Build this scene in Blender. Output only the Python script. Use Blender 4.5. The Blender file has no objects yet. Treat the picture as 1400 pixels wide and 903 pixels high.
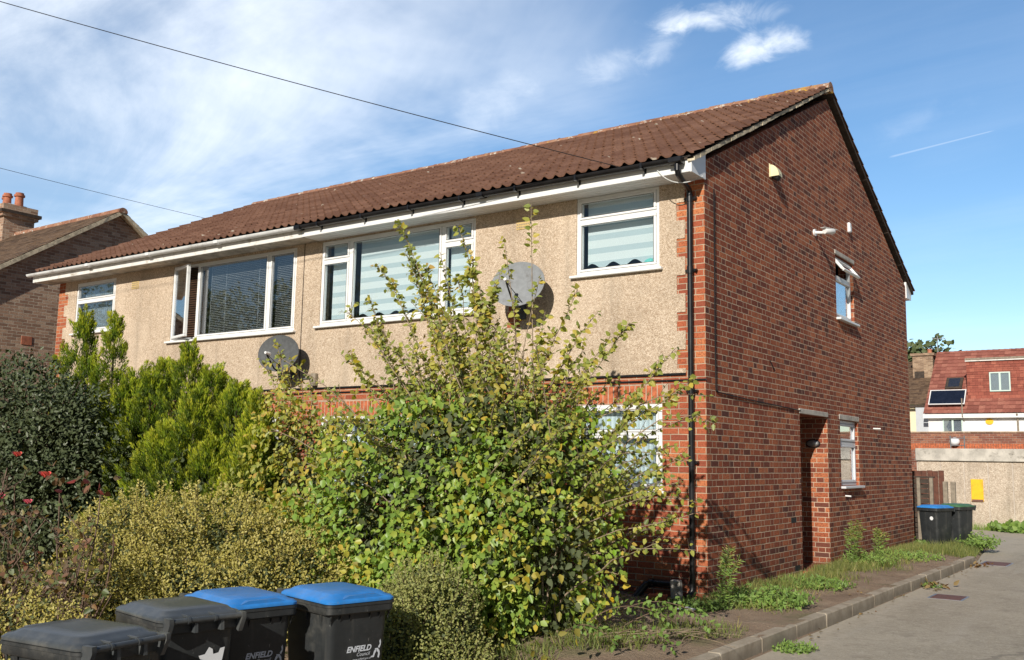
import bpy, math, random
import numpy as np
from mathutils import Vector, Matrix
random.seed(7); rng = np.random.default_rng(11)
R = math.radians
scene = bpy.context.scene
COL = scene.collection

# ------------------------------------------------------------------ helpers
def tag(o, label=None, cat=None, group=None, kind=None):
    if label: o['label'] = label
    if cat: o['category'] = cat
    if group: o['group'] = group
    if kind: o['kind'] = kind
    return o

def thing(name, label, cat, loc=(0, 0, 0), rz=0.0, group=None):
    o = bpy.data.objects.new(name, None)
    o.empty_display_size = .1
    COL.objects.link(o)
    o.location = loc; o.rotation_euler = (0, 0, rz)
    return tag(o, label, cat, group)

def world_offset(o):
    v = Vector((0, 0, 0))
    while o is not None:
        v = v + Vector(o.location); o = o.parent
    return v

class MB:
    """collects simple shapes and links them as one mesh object"""
    def __init__(s): s.v = []; s.f = []
    def add(s, vs, fs):
        n = len(s.v)
        s.v += [tuple(map(float, q)) for q in vs]
        s.f += [tuple(i + n for i in f) for f in fs]
        return s
    def quad(s, a, b, c, d): return s.add([a, b, c, d], [(0, 1, 2, 3)])
    def box(s, x0, x1, y0, y1, z0, z1, M=None):
        vs = [(x0,y0,z0),(x1,y0,z0),(x1,y1,z0),(x0,y1,z0),(x0,y0,z1),(x1,y0,z1),(x1,y1,z1),(x0,y1,z1)]
        if M is not None: vs = [M @ Vector(q) for q in vs]
        return s.add(vs, [(0,3,2,1),(4,5,6,7),(0,1,5,4),(1,2,6,5),(2,3,7,6),(3,0,4,7)])
    def bbox(s, x0, x1, y0, y1, z0, z1, b=.005, M=None):
        """box with chamfered edges: three crossing shells merged as a convex 24-vert solid"""
        b = min(b, .3*min(abs(x1-x0), abs(y1-y0), abs(z1-z0)))
        vs = []; idx = {}
        X = (x0, x1); Y = (y0, y1); Z = (z0, z1)
        for i in (0, 1):
            for j in (0, 1):
                for k in (0, 1):
                    sx, sy, sz = (1 if i == 0 else -1), (1 if j == 0 else -1), (1 if k == 0 else -1)
                    for ax, q in enumerate(((X[i], Y[j]+sy*b, Z[k]+sz*b), (X[i]+sx*b, Y[j], Z[k]+sz*b), (X[i]+sx*b, Y[j]+sy*b, Z[k]))):
                        idx[(i, j, k, ax)] = len(vs); vs.append(q)
        f = []
        for i in (0, 1):
            q = [idx[(i, 0, 0, 0)], idx[(i, 1, 0, 0)], idx[(i, 1, 1, 0)], idx[(i, 0, 1, 0)]]; f.append(q if i else q[::-1])
            q = [idx[(0, i, 0, 1)], idx[(0, i, 1, 1)], idx[(1, i, 1, 1)], idx[(1, i, 0, 1)]]; f.append(q if i else q[::-1])
            q = [idx[(0, 0, i, 2)], idx[(1, 0, i, 2)], idx[(1, 1, i, 2)], idx[(0, 1, i, 2)]]; f.append(q if i else q[::-1])
        for a in (0, 1):
            for c in (0, 1):
                f.append([idx[(0,a,c,1)], idx[(1,a,c,1)], idx[(1,a,c,2)], idx[(0,a,c,2)]])
                f.append([idx[(a,0,c,0)], idx[(a,1,c,0)], idx[(a,1,c,2)], idx[(a,0,c,2)]])
                f.append([idx[(a,c,0,0)], idx[(a,c,1,0)], idx[(a,c,1,1)], idx[(a,c,0,1)]])
        for i in (0, 1):
            for j in (0, 1):
                for k in (0, 1): f.append([idx[(i,j,k,0)], idx[(i,j,k,1)], idx[(i,j,k,2)]])
        if M is not None: vs = [M @ Vector(q) for q in vs]
        return s.add(vs, f)
    def tube(s, pts, r, n=6, caps=True):
        pts = [Vector(q) for q in pts]
        m = len(pts); rs = r if hasattr(r, '__len__') else [r] * m
        vs = []
        t0 = (pts[1] - pts[0]).normalized()
        u = t0.orthogonal().normalized()
        for i, q in enumerate(pts):
            t = (pts[min(i+1, m-1)] - pts[max(i-1, 0)])
            if t.length < 1e-9: t = t0
            t.normalize()
            u = (u - t * u.dot(t))
            if u.length < 1e-6: u = t.orthogonal()
            u.normalize(); w = t.cross(u)
            for k in range(n):
                a = 2 * math.pi * k / n
                vs.append(q + (u * math.cos(a) + w * math.sin(a)) * rs[i])
        f = []
        for i in range(m - 1):
            for k in range(n):
                f.append((i*n+k, i*n+(k+1) % n, (i+1)*n+(k+1) % n, (i+1)*n+k))
        if caps:
            f.append(tuple(range(n))[::-1]); f.append(tuple((m-1)*n + k for k in range(n)))
        return s.add(vs, f)
    def loft(s, rings, caps=True):
        n = len(rings[0]); vs = [q for r in rings for q in r]; f = []
        for i in range(len(rings) - 1):
            for k in range(n):
                f.append((i*n+k, i*n+(k+1) % n, (i+1)*n+(k+1) % n, (i+1)*n+k))
        if caps:
            f.append(tuple(range(n))[::-1]); f.append(tuple((len(rings)-1)*n + k for k in range(n)))
        return s.add(vs, f)
    def lathe(s, c, prof, n=20):
        return s.loft([[(c[0]+r*math.cos(2*math.pi*k/n), c[1]+r*math.sin(2*math.pi*k/n), c[2]+z) for k in range(n)] for r, z in prof])
    def prism(s, poly, axis, a, b):
        """polygon (two coords) extruded along axis from a to b"""
        def P(q, t):
            return (t, q[0], q[1]) if axis == 'x' else ((q[0], t, q[1]) if axis == 'y' else (q[0], q[1], t))
        n = len(poly)
        vs = [P(q, a) for q in poly] + [P(q, b) for q in poly]
        f = [tuple(range(n))[::-1], tuple(n + i for i in range(n))]
        f += [(i, (i+1) % n, n+(i+1) % n, n+i) for i in range(n)]
        return s.add(vs, f)
    def build(s, name, mat, parent=None, smooth=False, local=False):
        me = bpy.data.meshes.new(name)
        off = Vector((0, 0, 0))
        if parent is not None and not local: off = world_offset(parent)
        me.from_pydata([(q[0]-off.x, q[1]-off.y, q[2]-off.z) for q in s.v], [], s.f)
        me.update()
        if mat is not None: me.materials.append(mat)
        if smooth:
            if smooth is True:
                for p in me.polygons: p.use_smooth = True
            else:
                me.shade_smooth() if hasattr(me, 'shade_smooth') else None
                try: me.set_sharp_from_angle(angle=R(smooth))
                except Exception: pass
        o = bpy.data.objects.new(name, me); COL.objects.link(o)
        if parent is not None: o.parent = parent
        return o

def recalc(o):
    import bmesh
    b = bmesh.new(); b.from_mesh(o.data); bmesh.ops.recalc_face_normals(b, faces=b.faces); b.to_mesh(o.data); b.free()
    return o

def copy_tree(o, parent=None):
    c = o.copy(); COL.objects.link(c); c.parent = parent
    for ch in list(o.children): copy_tree(ch, c)
    return c

# ------------------------------------------------------------------ materials
def new_mat(name):
    m = bpy.data.materials.new(name); m.use_nodes = True
    nt = m.node_tree; nt.nodes.clear()
    return m, nt
class NT:
    def __init__(s, nt): s.nt = nt
    def n(s, t, **kw):
        x = s.nt.nodes.new(t)
        for k, v in kw.items(): setattr(x, k, v)
        return x
    def put(s, sock, v):
        if v is None: return
        if hasattr(v, 'is_output') or isinstance(v, bpy.types.NodeSocket): s.nt.links.new(v, sock)
        else:
            if hasattr(sock.default_value, '__len__') and not hasattr(v, '__len__'): v = [v]*len(sock.default_value)
            if hasattr(sock.default_value, '__len__') and len(sock.default_value) == 4 and len(v) == 3: v = tuple(v) + (1,)
            sock.default_value = v
    def math(s, op, a, b=None, c=None, clamp=False):
        x = s.n('ShaderNodeMath', operation=op); x.use_clamp = clamp
        for i, v in enumerate((a, b, c)): s.put(x.inputs[i], v)
        return x.outputs[0]
    def vmath(s, op, a, b=None):
        x = s.n('ShaderNodeVectorMath', operation=op)
        s.put(x.inputs[0], a); s.put(x.inputs[1], b)
        return x.outputs['Value'] if op in ('DOT_PRODUCT', 'LENGTH') else x.outputs[0]
    def noise(s, vec, scale, detail=4, rough=.55, dist=0):
        x = s.n('ShaderNodeTexNoise'); s.put(x.inputs['Vector'], vec)
        x.inputs['Scale'].default_value = scale; x.inputs['Detail'].default_value = detail
        x.inputs['Roughness'].default_value = rough; x.inputs['Distortion'].default_value = dist
        return x.outputs[0]
    def ramp(s, fac, stops, interp='LINEAR'):
        x = s.n('ShaderNodeValToRGB'); s.put(x.inputs[0], fac)
        cr = x.color_ramp; cr.interpolation = interp
        while len(cr.elements) < len(stops): cr.elements.new(.5)
        for e, (p, c) in zip(cr.elements, stops):
            e.position = p; e.color = tuple(c) + (1,) if len(c) == 3 else c
        return x.outputs[0]
    def mix(s, fac, a, b, mode='MIX'):
        x = s.n('ShaderNodeMix', data_type='RGBA', blend_type=mode)
        s.put(x.inputs[0], fac); s.put(x.inputs[6], a); s.put(x.inputs[7], b)
        return x.outputs[2]
    def comb(s, x, y, z=0.0):
        q = s.n('ShaderNodeCombineXYZ')
        for i, v in enumerate((x, y, z)): s.put(q.inputs[i], v)
        return q.outputs[0]
    def sep(s, v):
        q = s.n('ShaderNodeSeparateXYZ'); s.put(q.inputs[0], v); return q.outputs
    def smooth(s, v, a, b):
        x = s.n('ShaderNodeMapRange', interpolation_type='SMOOTHSTEP')
        s.put(x.inputs[0], v); x.inputs[1].default_value = a; x.inputs[2].default_value = b
        return x.outputs[0]
    def bump(s, h, strength=.5, dist=.01):
        x = s.n('ShaderNodeBump'); s.put(x.inputs['Height'], h)
        x.inputs['Strength'].default_value = strength; x.inputs['Distance'].default_value = dist
        return x.outputs[0]
    def pbr(s, col, rough=.6, bump=None, metal=0.0, spec=.5, **kw):
        x = s.n('ShaderNodeBsdfPrincipled')
        s.put(x.inputs['Base Color'], col); s.put(x.inputs['Roughness'], rough)
        s.put(x.inputs['Metallic'], metal); s.put(x.inputs['Specular IOR Level'], spec)
        if bump is not None: s.put(x.inputs['Normal'], bump)
        for k, v in kw.items(): s.put(x.inputs[k], v)
        return x.outputs[0]
    def out(s, sh):
        o = s.n('ShaderNodeOutputMaterial'); s.nt.links.new(sh, o.inputs[0])
    def pos(s): return s.n('ShaderNodeNewGeometry').outputs['Position']
    def obj(s): return s.n('ShaderNodeTexCoord').outputs['Object']
    def nrm(s): return s.n('ShaderNodeNewGeometry').outputs['True Normal']

def mat_plain(name, col, rough=.5, var=.15, scale=6.0, bump=0.0, bscale=60, metal=0, spec=.5, dirt=None):
    m, nt = new_mat(name); g = NT(nt)
    p = g.obj()
    nz = g.noise(p, scale, 6, .6)
    c = g.mix(g.smooth(nz, .3, .7), [v*(1-var) for v in col], [min(1, v*(1+var)) for v in col])
    if dirt:
        c = g.mix(g.smooth(g.noise(p, dirt[1], 8, .7), .5, .75), c, dirt[0])
    b = g.bump(g.noise(p, bscale, 5), bump, .004) if bump else None
    g.out(g.pbr(c, g.math('MULTIPLY_ADD', nz, .2, rough-.1), b, metal, spec))
    return m

def mat_brick(name, stops, mortar, bump=.8, dark_low=True, bw=.225, bh=.075, wob=.006, flemish=False):
    m, nt = new_mat(name); g = NT(nt)
    P = g.pos(); px, py, pz = g.sep(P)
    nx, ny, nz = g.sep(g.nrm())
    u = g.math('ADD', g.math('MULTIPLY', px, g.math('LESS_THAN', g.math('ABSOLUTE', nx), .5)),
               g.math('MULTIPLY', py, g.math('GREATER_THAN', g.math('ABSOLUTE', nx), .5)))
    wn = g.noise(P, 9, 3); wn2 = g.noise(g.vmath('ADD', P, (9.1, 4.2, 1.3)), 9, 3)
    u = g.math('MULTIPLY_ADD', g.math('SUBTRACT', wn, .5), wob*2, u)
    v = g.math('MULTIPLY_ADD', g.math('SUBTRACT', wn2, .5), wob*1.6, pz)
    rowf = g.math('DIVIDE', v, bh)
    row = g.math('FLOOR', rowf); fy = g.math('FRACT', rowf)
    odd = g.math('MODULO', g.math('ADD', row, 400.0), 2.0)
    # slight random slip of each course
    rw = g.n('ShaderNodeTexWhiteNoise', noise_dimensions='1D'); g.put(rw.inputs['W'], row)
    uu = g.math('ADD', g.math('DIVIDE', u, bw), g.math('ADD', g.math('MULTIPLY', odd, .5), g.math('MULTIPLY', rw.outputs[0], .09)))
    if flemish:                                        # stretcher and header alternating in every course
        per = 1.5*bw
        uu = g.math('ADD', g.math('DIVIDE', u, per), g.math('ADD', g.math('MULTIPLY', odd, .5), g.math('MULTIPLY', rw.outputs[0], .06)))
        k_ = g.math('FLOOR', uu); t_ = g.math('FRACT', uu); hd = g.math('LESS_THAN', t_, .3333)
        cidx = g.math('MULTIPLY_ADD', k_, 2.0, hd)
        lo = g.math('SUBTRACT', t_, g.math('MULTIPLY', g.math('SUBTRACT', 1.0, hd), .3333))
        hi = g.math('SUBTRACT', g.math('SUBTRACT', 1.0, g.math('MULTIPLY', hd, .6667)), t_)
        ex = g.math('MULTIPLY', g.math('MINIMUM', lo, hi), per)
    else:
        cidx = g.math('FLOOR', uu); fx = g.math('FRACT', uu)
        ex = g.math('MULTIPLY', g.math('MINIMUM', fx, g.math('SUBTRACT', 1.0, fx)), bw)
    ey = g.math('MULTIPLY', g.math('MINIMUM', fy, g.math('SUBTRACT', 1.0, fy)), bh)
    e = g.math('MINIMUM', ex, ey)
    e = g.math('MULTIPLY_ADD', g.math('SUBTRACT', g.noise(P, 60, 3), .5), .003, e)
    brick = g.smooth(e, .0032, .0070)
    wh = g.n('ShaderNodeTexWhiteNoise', noise_dimensions='3D')
    g.put(wh.inputs['Vector'], g.comb(cidx, row, g.math('SIGN', nx)))
    big = g.noise(P, .8, 3)
    rv = g.math('MULTIPLY_ADD', g.math('SUBTRACT', big, .5), .7, wh.outputs[0], clamp=True)
    c = g.ramp(rv, stops)
    fine = g.noise(P, 45, 5, .7)
    c = g.mix(g.math('MULTIPLY', g.smooth(fine, .42, .68), .75), c, [v*.42 for v in stops[1][1]])
    c = g.mix(g.math('MULTIPLY', g.smooth(g.noise(P, 3.5, 5, .7), .60, .8), .22), c, (.62, .50, .42))
    c = g.mix(g.math('MULTIPLY', g.smooth(g.noise(P, .9, 5, .6), .48, .7), .40), c, [v*.75 for v in stops[1][1]])
    mo = g.mix(g.smooth(g.noise(P, 4, 5), .35, .7), [v*.62 for v in mortar], mortar)
    col = g.mix(brick, mo, c)
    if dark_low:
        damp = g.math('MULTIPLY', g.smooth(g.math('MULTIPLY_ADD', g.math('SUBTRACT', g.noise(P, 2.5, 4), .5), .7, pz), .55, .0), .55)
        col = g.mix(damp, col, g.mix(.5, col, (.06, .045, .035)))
        # vertical weather stains
    st = g.noise(g.comb(g.math('MULTIPLY', u, 2.2), 0.0, g.math('MULTIPLY', pz, .35)), 1.6, 5, .6)
    col = g.mix(g.math('MULTIPLY', g.smooth(st, .5, .75), .35), col, g.mix(.6, col, (.03, .022, .02)))
    h = g.math('ADD', g.math('MULTIPLY', brick, .7), g.math('MULTIPLY', fine, .5))
    g.out(g.pbr(col, .88, g.bump(h, bump, .006), 0, .25))
    return m

def mat_pebble(name, base, light, dark, scale=75, bump=.8):
    m, nt = new_mat(name); g = NT(nt)
    P = g.pos()
    vo = g.n('ShaderNodeTexVoronoi'); g.put(vo.inputs['Vector'], P); vo.inputs['Scale'].default_value = scale
    ch = g.sep(vo.outputs['Color'])[0]
    c = g.ramp(ch, [(0, dark), (.25, [v*.8 for v in base]), (.55, base), (.8, light), (1, [min(1, v*1.15) for v in light])])
    vo2 = g.n('ShaderNodeTexVoronoi'); g.put(vo2.inputs['Vector'], P); vo2.inputs['Scale'].default_value = scale*.4
    c = g.mix(.3, c, g.ramp(g.sep(vo2.outputs['Color'])[1], [(0, dark), (.5, base), (1, light)]))
    c = g.mix(g.math('MULTIPLY', g.smooth(g.noise(P, 1.3, 6, .65), .45, .7), .40), c, [v*.62 for v in base])
    c = g.mix(g.math('MULTIPLY', g.smooth(g.noise(P, .45, 3, .5), .52, .56), .14), c, [min(1, v*1.25) for v in light])
    px, py, pz = g.sep(P)
    st = g.noise(g.comb(g.math('MULTIPLY', px, 3.0), 0.0, g.math('MULTIPLY', pz, .3)), 1.5, 5, .6)
    c = g.mix(g.math('MULTIPLY', g.smooth(st, .48, .75), .42), c, g.mix(.6, c, (.12, .10, .075)))
    g.out(g.pbr(c, .9, g.bump(g.math('SUBTRACT', 1.0, vo.outputs['Distance']), bump, .008), 0, .2))
    return m

def mat_tiles(name, c0, c1, c2, lichen, gauge=.33, width=.33):
    """UV x = along eave in metres, y = up the slope in metres"""
    m, nt = new_mat(name); g = NT(nt)
    P = g.pos()
    at = g.n('ShaderNodeAttribute'); at.attribute_name = 'tile_uv'
    u, v, _ = g.sep(at.outputs['Vector'])
    row = g.math('FLOOR', g.math('DIVIDE', v, gauge)); cl = g.math('FLOOR', g.math('DIVIDE', u, width))
    wh = g.n('ShaderNodeTexWhiteNoise', noise_dimensions='2D'); g.put(wh.inputs['Vector'], g.comb(cl, row))
    rv = g.math('MULTIPLY_ADD', g.math('SUBTRACT', g.noise(P, .5, 4), .5), .8, wh.outputs[0], clamp=True)
    c = g.ramp(rv, [(0, c0), (.45, c1), (1, c2)])
    fine = g.noise(P, 22, 6, .7)
    c = g.mix(g.math('MULTIPLY', g.smooth(fine, .4, .75), .55), c, [q*.45 for q in c0])
    lv = g.n('ShaderNodeTexVoronoi'); g.put(lv.inputs['Vector'], P); lv.inputs['Scale'].default_value = 3.2
    spot = g.math('MULTIPLY', g.smooth(g.math('ADD', lv.outputs['Distance'], g.math('MULTIPLY', g.noise(P, 25, 3), .25)), .28, .19),
                  g.math('GREATER_THAN', g.sep(lv.outputs['Color'])[0], .55))
    c = g.mix(g.math('MULTIPLY', spot, .75), c, lichen)
    # cast shadow painted as a dark band under each course lap
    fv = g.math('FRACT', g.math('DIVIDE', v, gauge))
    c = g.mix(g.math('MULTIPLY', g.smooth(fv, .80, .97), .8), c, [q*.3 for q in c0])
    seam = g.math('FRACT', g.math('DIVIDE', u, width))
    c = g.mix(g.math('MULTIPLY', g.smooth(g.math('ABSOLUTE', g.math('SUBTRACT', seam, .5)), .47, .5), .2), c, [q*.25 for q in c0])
    g.out(g.pbr(c, .9, g.bump(fine, .5, .006), 0, .2))
    return m

def mat_leaf(name, stops, trans=.35, rough=.5, clump=1.2, dark=.45, spec=.35):
    m, nt = new_mat(name); g = NT(nt)
    at = g.n('ShaderNodeAttribute'); at.attribute_name = 'rnd'
    P = g.pos()
    rv = g.math('MULTIPLY_ADD', g.math('SUBTRACT', g.noise(P, clump, 3), .5), .6, at.outputs['Fac'], clamp=True)
    c = g.ramp(rv, stops)
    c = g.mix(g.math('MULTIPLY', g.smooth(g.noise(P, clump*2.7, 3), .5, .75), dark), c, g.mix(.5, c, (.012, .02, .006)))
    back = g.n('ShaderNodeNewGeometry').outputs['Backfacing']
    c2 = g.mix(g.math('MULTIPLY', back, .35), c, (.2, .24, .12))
    d = g.pbr(c2, rough, None, 0, spec)
    t = g.n('ShaderNodeBsdfTranslucent'); g.put(t.inputs[0], g.mix(.35, c, (.45, .5, .05)))
    mx = g.n('ShaderNodeMixShader'); mx.inputs[0].default_value = trans
    nt.links.new(d, mx.inputs[1]); nt.links.new(t.outputs[0], mx.inputs[2])
    g.out(mx.outputs[0])
    return m

def mat_glass(name, tint=(.85, .9, .92), boost=1.8, base=.06):
    m, nt = new_mat(name); g = NT(nt)
    ge = g.n('ShaderNodeNewGeometry')
    cs = g.math('ABSOLUTE', g.vmath('DOT_PRODUCT', ge.outputs['Normal'], ge.outputs['Incoming']))
    fr = g.math('MULTIPLY_ADD', g.math('POWER', g.math('SUBTRACT', 1.0, cs), 5.0), .96, .04)
    f = g.math('MULTIPLY_ADD', fr, boost, base, clamp=True)
    t = g.n('ShaderNodeBsdfTransparent'); g.put(t.inputs[0], tint)
    gl = g.n('ShaderNodeBsdfGlossy'); gl.inputs['Roughness'].default_value = .015
    g.put(gl.inputs[0], (.95, .97, 1))
    g.put(gl.inputs['Normal'], g.bump(g.noise(g.pos(), 1.1, 1), .012, .05))
    mx = g.n('ShaderNodeMixShader'); g.put(mx.inputs[0], f)
    nt.links.new(t.outputs[0], mx.inputs[1]); nt.links.new(gl.outputs[0], mx.inputs[2])
    g.out(mx.outputs[0]); return m

M = {}
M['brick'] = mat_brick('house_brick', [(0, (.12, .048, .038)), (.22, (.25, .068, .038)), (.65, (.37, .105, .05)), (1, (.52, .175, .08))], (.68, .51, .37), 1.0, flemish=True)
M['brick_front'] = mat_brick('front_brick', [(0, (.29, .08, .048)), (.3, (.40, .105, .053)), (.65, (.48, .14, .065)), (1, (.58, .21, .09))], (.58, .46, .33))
M['brick_brown'] = mat_brick('neighbour_brick', [(0, (.26, .165, .115)), (.35, (.42, .26, .18)), (.7, (.54, .36, .25)), (1, (.64, .48, .35))], (.66, .58, .47), dark_low=False)
M['brick_far'] = mat_brick('far_brick', [(0, (.16, .06, .045)), (.4, (.28, .11, .075)), (1, (.40, .18, .11))], (.4, .33, .27), dark_low=False)
M['brick_tan'] = mat_brick('tan_brick', [(0, (.22, .14, .09)), (.5, (.38, .25, .16)), (1, (.5, .36, .24))], (.45, .4, .34))
M['soldier'] = mat_plain('soldier_brick', (.46, .13, .055), .85, .35, 14, .5, 50)
M['mortar'] = mat_plain('mortar', (.45, .36, .27), .9, .2, 12, .4)
M['pebble'] = mat_pebble('pebbledash', (.57, .445, .325), (.74, .62, .49), (.34, .235, .155), 105)
M['garage'] = mat_pebble('garage_pebble', (.52, .43, .34), (.66, .58, .48), (.36, .28, .21), 60, .4)
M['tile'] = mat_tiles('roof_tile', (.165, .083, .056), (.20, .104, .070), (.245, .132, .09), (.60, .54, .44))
M['tile_flat'] = mat_tiles('brown_roof_tile', (.10, .065, .045), (.16, .105, .07), (.21, .14, .09), (.25, .2, .14), .15, .2)
M['tile_red'] = mat_tiles('red_roof_tile', (.24, .085, .065), (.33, .12, .09), (.41, .17, .125), (.5, .3, .2), .33, .3)
M['tile_hung'] = mat_tiles('hung_tile', (.36, .07, .05), (.46, .10, .07), (.52, .14, .09), (.5, .25, .2), .12, .25)
M['upvc'] = mat_plain('white_upvc', (.80, .81, .81), .35, .03, 3, 0, spec=.5)
M['old_white'] = mat_plain('old_white_paint', (.74, .73, .70), .6, .06, 5, .2, 40, dirt=((.33, .29, .23), 7))
M['peel'] = mat_plain('peeling_soffit', (.42, .38, .32), .8, .35, 6, .5, 30, dirt=((.7, .68, .63), 9))
M['black_pvc'] = mat_plain('black_pvc', (.012, .012, .014), .32, .3, 5, 0, spec=.5)
M['grey_white'] = mat_plain('white_gutter', (.72, .74, .74), .4, .06, 4, 0, dirt=((.45, .44, .42), 5))
M['concrete'] = mat_plain('concrete', (.50, .47, .42), .9, .2, 4, .5, 60, dirt=((.17, .155, .13), 6))
M['mortar_old'] = mat_plain('verge_mortar', (.60, .52, .38), .95, .35, 9, .8, 40, dirt=((.22, .18, .11), 8))
M['glass'] = mat_glass('window_glass', (.93, .96, .97), 1.0, .02)
M['glass_dark'] = mat_glass('reflecting_glass', (.84, .87, .89), 1.6, .17)
M['interior'] = mat_plain('room_wall', (.33, .31, .29), .9, .1)
M['slat'] = mat_plain('venetian_slat', (.78, .76, .72), .5, .1)
M['brown_slat'] = mat_plain('brown_blind', (.16, .085, .05), .6, .2)
M['dark_rubber'] = mat_plain('rubber', (.01, .01, .01), .7, .1)
M['steel'] = mat_plain('galvanised', (.35, .36, .37), .45, .15, 8, metal=.7)
M['dish'] = mat_plain('dish_mesh', (.25, .265, .28), .75, .10, 14, .3, 220, spec=.2, dirt=((.17, .17, .17), 5))
M['dish_dark'] = mat_plain('dish_dark', (.10, .105, .11), .7, .15, 20, .3, 220, spec=.25)
M['wood'] = mat_plain('weathered_wood', (.055, .04, .03), .85, .4, 9, .6, 30)
M['wood_brown'] = mat_plain('brown_fence', (.12, .045, .028), .8, .3, 9, .5, 30)
M['wood_grey'] = mat_plain('grey_post', (.26, .22, .17), .85, .25, 9, .5, 30)
M['terracotta'] = mat_plain('terracotta', (.42, .15, .085), .8, .25, 9, .3)
M['yellow'] = mat_plain('yellow_sign', (.85, .50, .01), .5, .05, 8, dirt=((.45, .2, .03), 5))
M['yellow_pale'] = mat_plain('cream_plastic', (.78, .73, .46), .5, .06)
M['airbrick'] = mat_plain('air_brick', (.55, .40, .17), .8, .15, 20, .4)
M['white_render'] = mat_plain('white_render', (.78, .79, .80), .8, .04, 3)
M['cream_render'] = mat_plain('cream_render', (.75, .68, .48), .8, .05, 3)
M['grey_render'] = mat_plain('grey_render', (.50, .53, .57), .8, .05, 3)
M['rust'] = mat_plain('rusty_iron', (.16, .075, .055), .7, .25, 20, .6, 90)
M['tile_floor'] = mat_plain('quarry_tile', (.42, .13, .06), .7, .25, 12, .3)
M['solar'] = mat_plain('solar_panel', (.012, .016, .03), .15, .2, 4, spec=.7)
M['stem'] = mat_plain('brown_stem', (.15, .10, .065), .8, .3, 14)
M['stem_grey'] = mat_plain('pale_stem', (.30, .23, .16), .8, .3, 14)
M['stem_red'] = mat_plain('rose_stem', (.14, .09, .065), .75, .35, 14)
M['bark'] = mat_plain('bark', (.07, .05, .035), .9, .4, 12, .8, 30)
M['paper'] = mat_plain('white_plastic', (.80, .82, .85), .5, .03)
M['letter'] = mat_plain('white_print', (.62, .66, .72), .5, .04)
M['cable'] = mat_plain('cable', (.008, .008, .01), .8, .1)

def mat_bin(name, col, rough):
    m, nt = new_mat(name); g = NT(nt); p = g.obj()
    n1 = g.noise(p, 5, 6, .65); n2 = g.noise(p, 160, 3)
    c = g.mix(g.smooth(n1, .35, .75), col, [v*1.35+.006 for v in col])
    px, py, pz = g.sep(p)
    drip = g.noise(g.comb(g.math('MULTIPLY', px, 9.0), g.math('MULTIPLY', py, 9.0), g.math('MULTIPLY', pz, 1.0)), 1.6, 5)
    c = g.mix(g.math('MULTIPLY', g.smooth(drip, .52, .75), .22), c, (.16, .15, .13))
    sc_ = g.n('ShaderNodeMapping'); g.put(sc_.inputs['Vector'], p); sc_.inputs['Rotation'].default_value = (.5, .9, .3); sc_.inputs['Scale'].default_value = (60, 3, 25)
    c = g.mix(g.math('MULTIPLY', g.smooth(g.noise(sc_.outputs[0], 1.0, 3), .68, .74), .35), c, (.30, .30, .29))
    c = g.mix(g.math('MULTIPLY', g.smooth(g.noise(p, 2.2, 7, .7), .5, .7), .18), c, (.35, .33, .28))
    g.out(g.pbr(c, g.math('MULTIPLY_ADD', n1, .25, rough), g.bump(n2, .12, .002), 0, .5)); return m
M['bin'] = mat_bin('bin_plastic', (.022, .025, .027), .34)
M['bin_lid'] = mat_bin('grey_lid', (.052, .058, .062), .20)
M['bin_blue'] = mat_bin('blue_lid', (.028, .20, .56), .24)
M['bin_green'] = mat_bin('green_lid', (.05, .14, .06), .4)

# zebra roller blind
def mat_zebra():
    m, nt = new_mat('zebra_blind'); g = NT(nt); P = g.pos(); x, y, z = g.sep(P)
    s = g.math('FRACT', g.math('DIVIDE', z, .178))
    band = g.math('MULTIPLY', g.smooth(s, .0, .03), g.smooth(s, .62, .58))
    wv = g.noise(g.vmath('MULTIPLY', P, (40, 1, 4)), 4, 3)
    c = g.mix(band, g.mix(g.math('MULTIPLY', wv, .6), (.62, .73, .76), (.55, .66, .70)), (.86, .92, .92))
    t = g.n('ShaderNodeBsdfTranslucent'); g.put(t.inputs[0], c)
    mx = g.n('ShaderNodeMixShader'); mx.inputs[0].default_value = .15
    nt.links.new(g.pbr(c, .8), mx.inputs[1]); nt.links.new(t.outputs[0], mx.inputs[2])
    g.out(mx.outputs[0]); return m
M['zebra'] = mat_zebra()
def mat_net():
    m, nt = new_mat('net_curtain'); g = NT(nt); x, y, z = g.sep(g.pos())
    w = g.math('SINE', g.math('MULTIPLY', x, 95.0))
    c = g.mix(g.math('MULTIPLY_ADD', w, .5, .5), (.58, .67, .71), (.75, .83, .86))
    g.out(g.pbr(c, .9, g.bump(w, .5, .02))); return m
M['net'] = mat_net()

# ground
def mat_soil():
    m, nt = new_mat('soil'); g = NT(nt); P = g.pos()
    n = g.noise(P, 2.2, 8, .65); f = g.noise(P, 38, 6, .7)
    c = g.ramp(n, [(.25, (.23, .165, .12)), (.5, (.34, .25, .18)), (.7, (.44, .34, .25))])
    c = g.mix(g.smooth(f, .55, .75), c, (.48, .39, .29))
    c = g.mix(g.math('MULTIPLY', g.smooth(g.noise(P, 1.1, 5), .55, .7), .6), c, (.14, .15, .06))
    vo = g.n('ShaderNodeTexVoronoi'); g.put(vo.inputs['Vector'], P); vo.inputs['Scale'].default_value = 34
    peb = g.math('MULTIPLY', g.smooth(vo.outputs['Distance'], .28, .2), g.math('GREATER_THAN', g.sep(vo.outputs['Color'])[0], .75))
    c = g.mix(peb, c, (.27, .22, .17))
    g.out(g.pbr(c, .95, g.bump(g.math('ADD', g.math('ADD', f, n), g.math('MULTIPLY', peb, .3)), 1.0, .03), 0, .15)); return m
M['soil'] = mat_soil()
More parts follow.
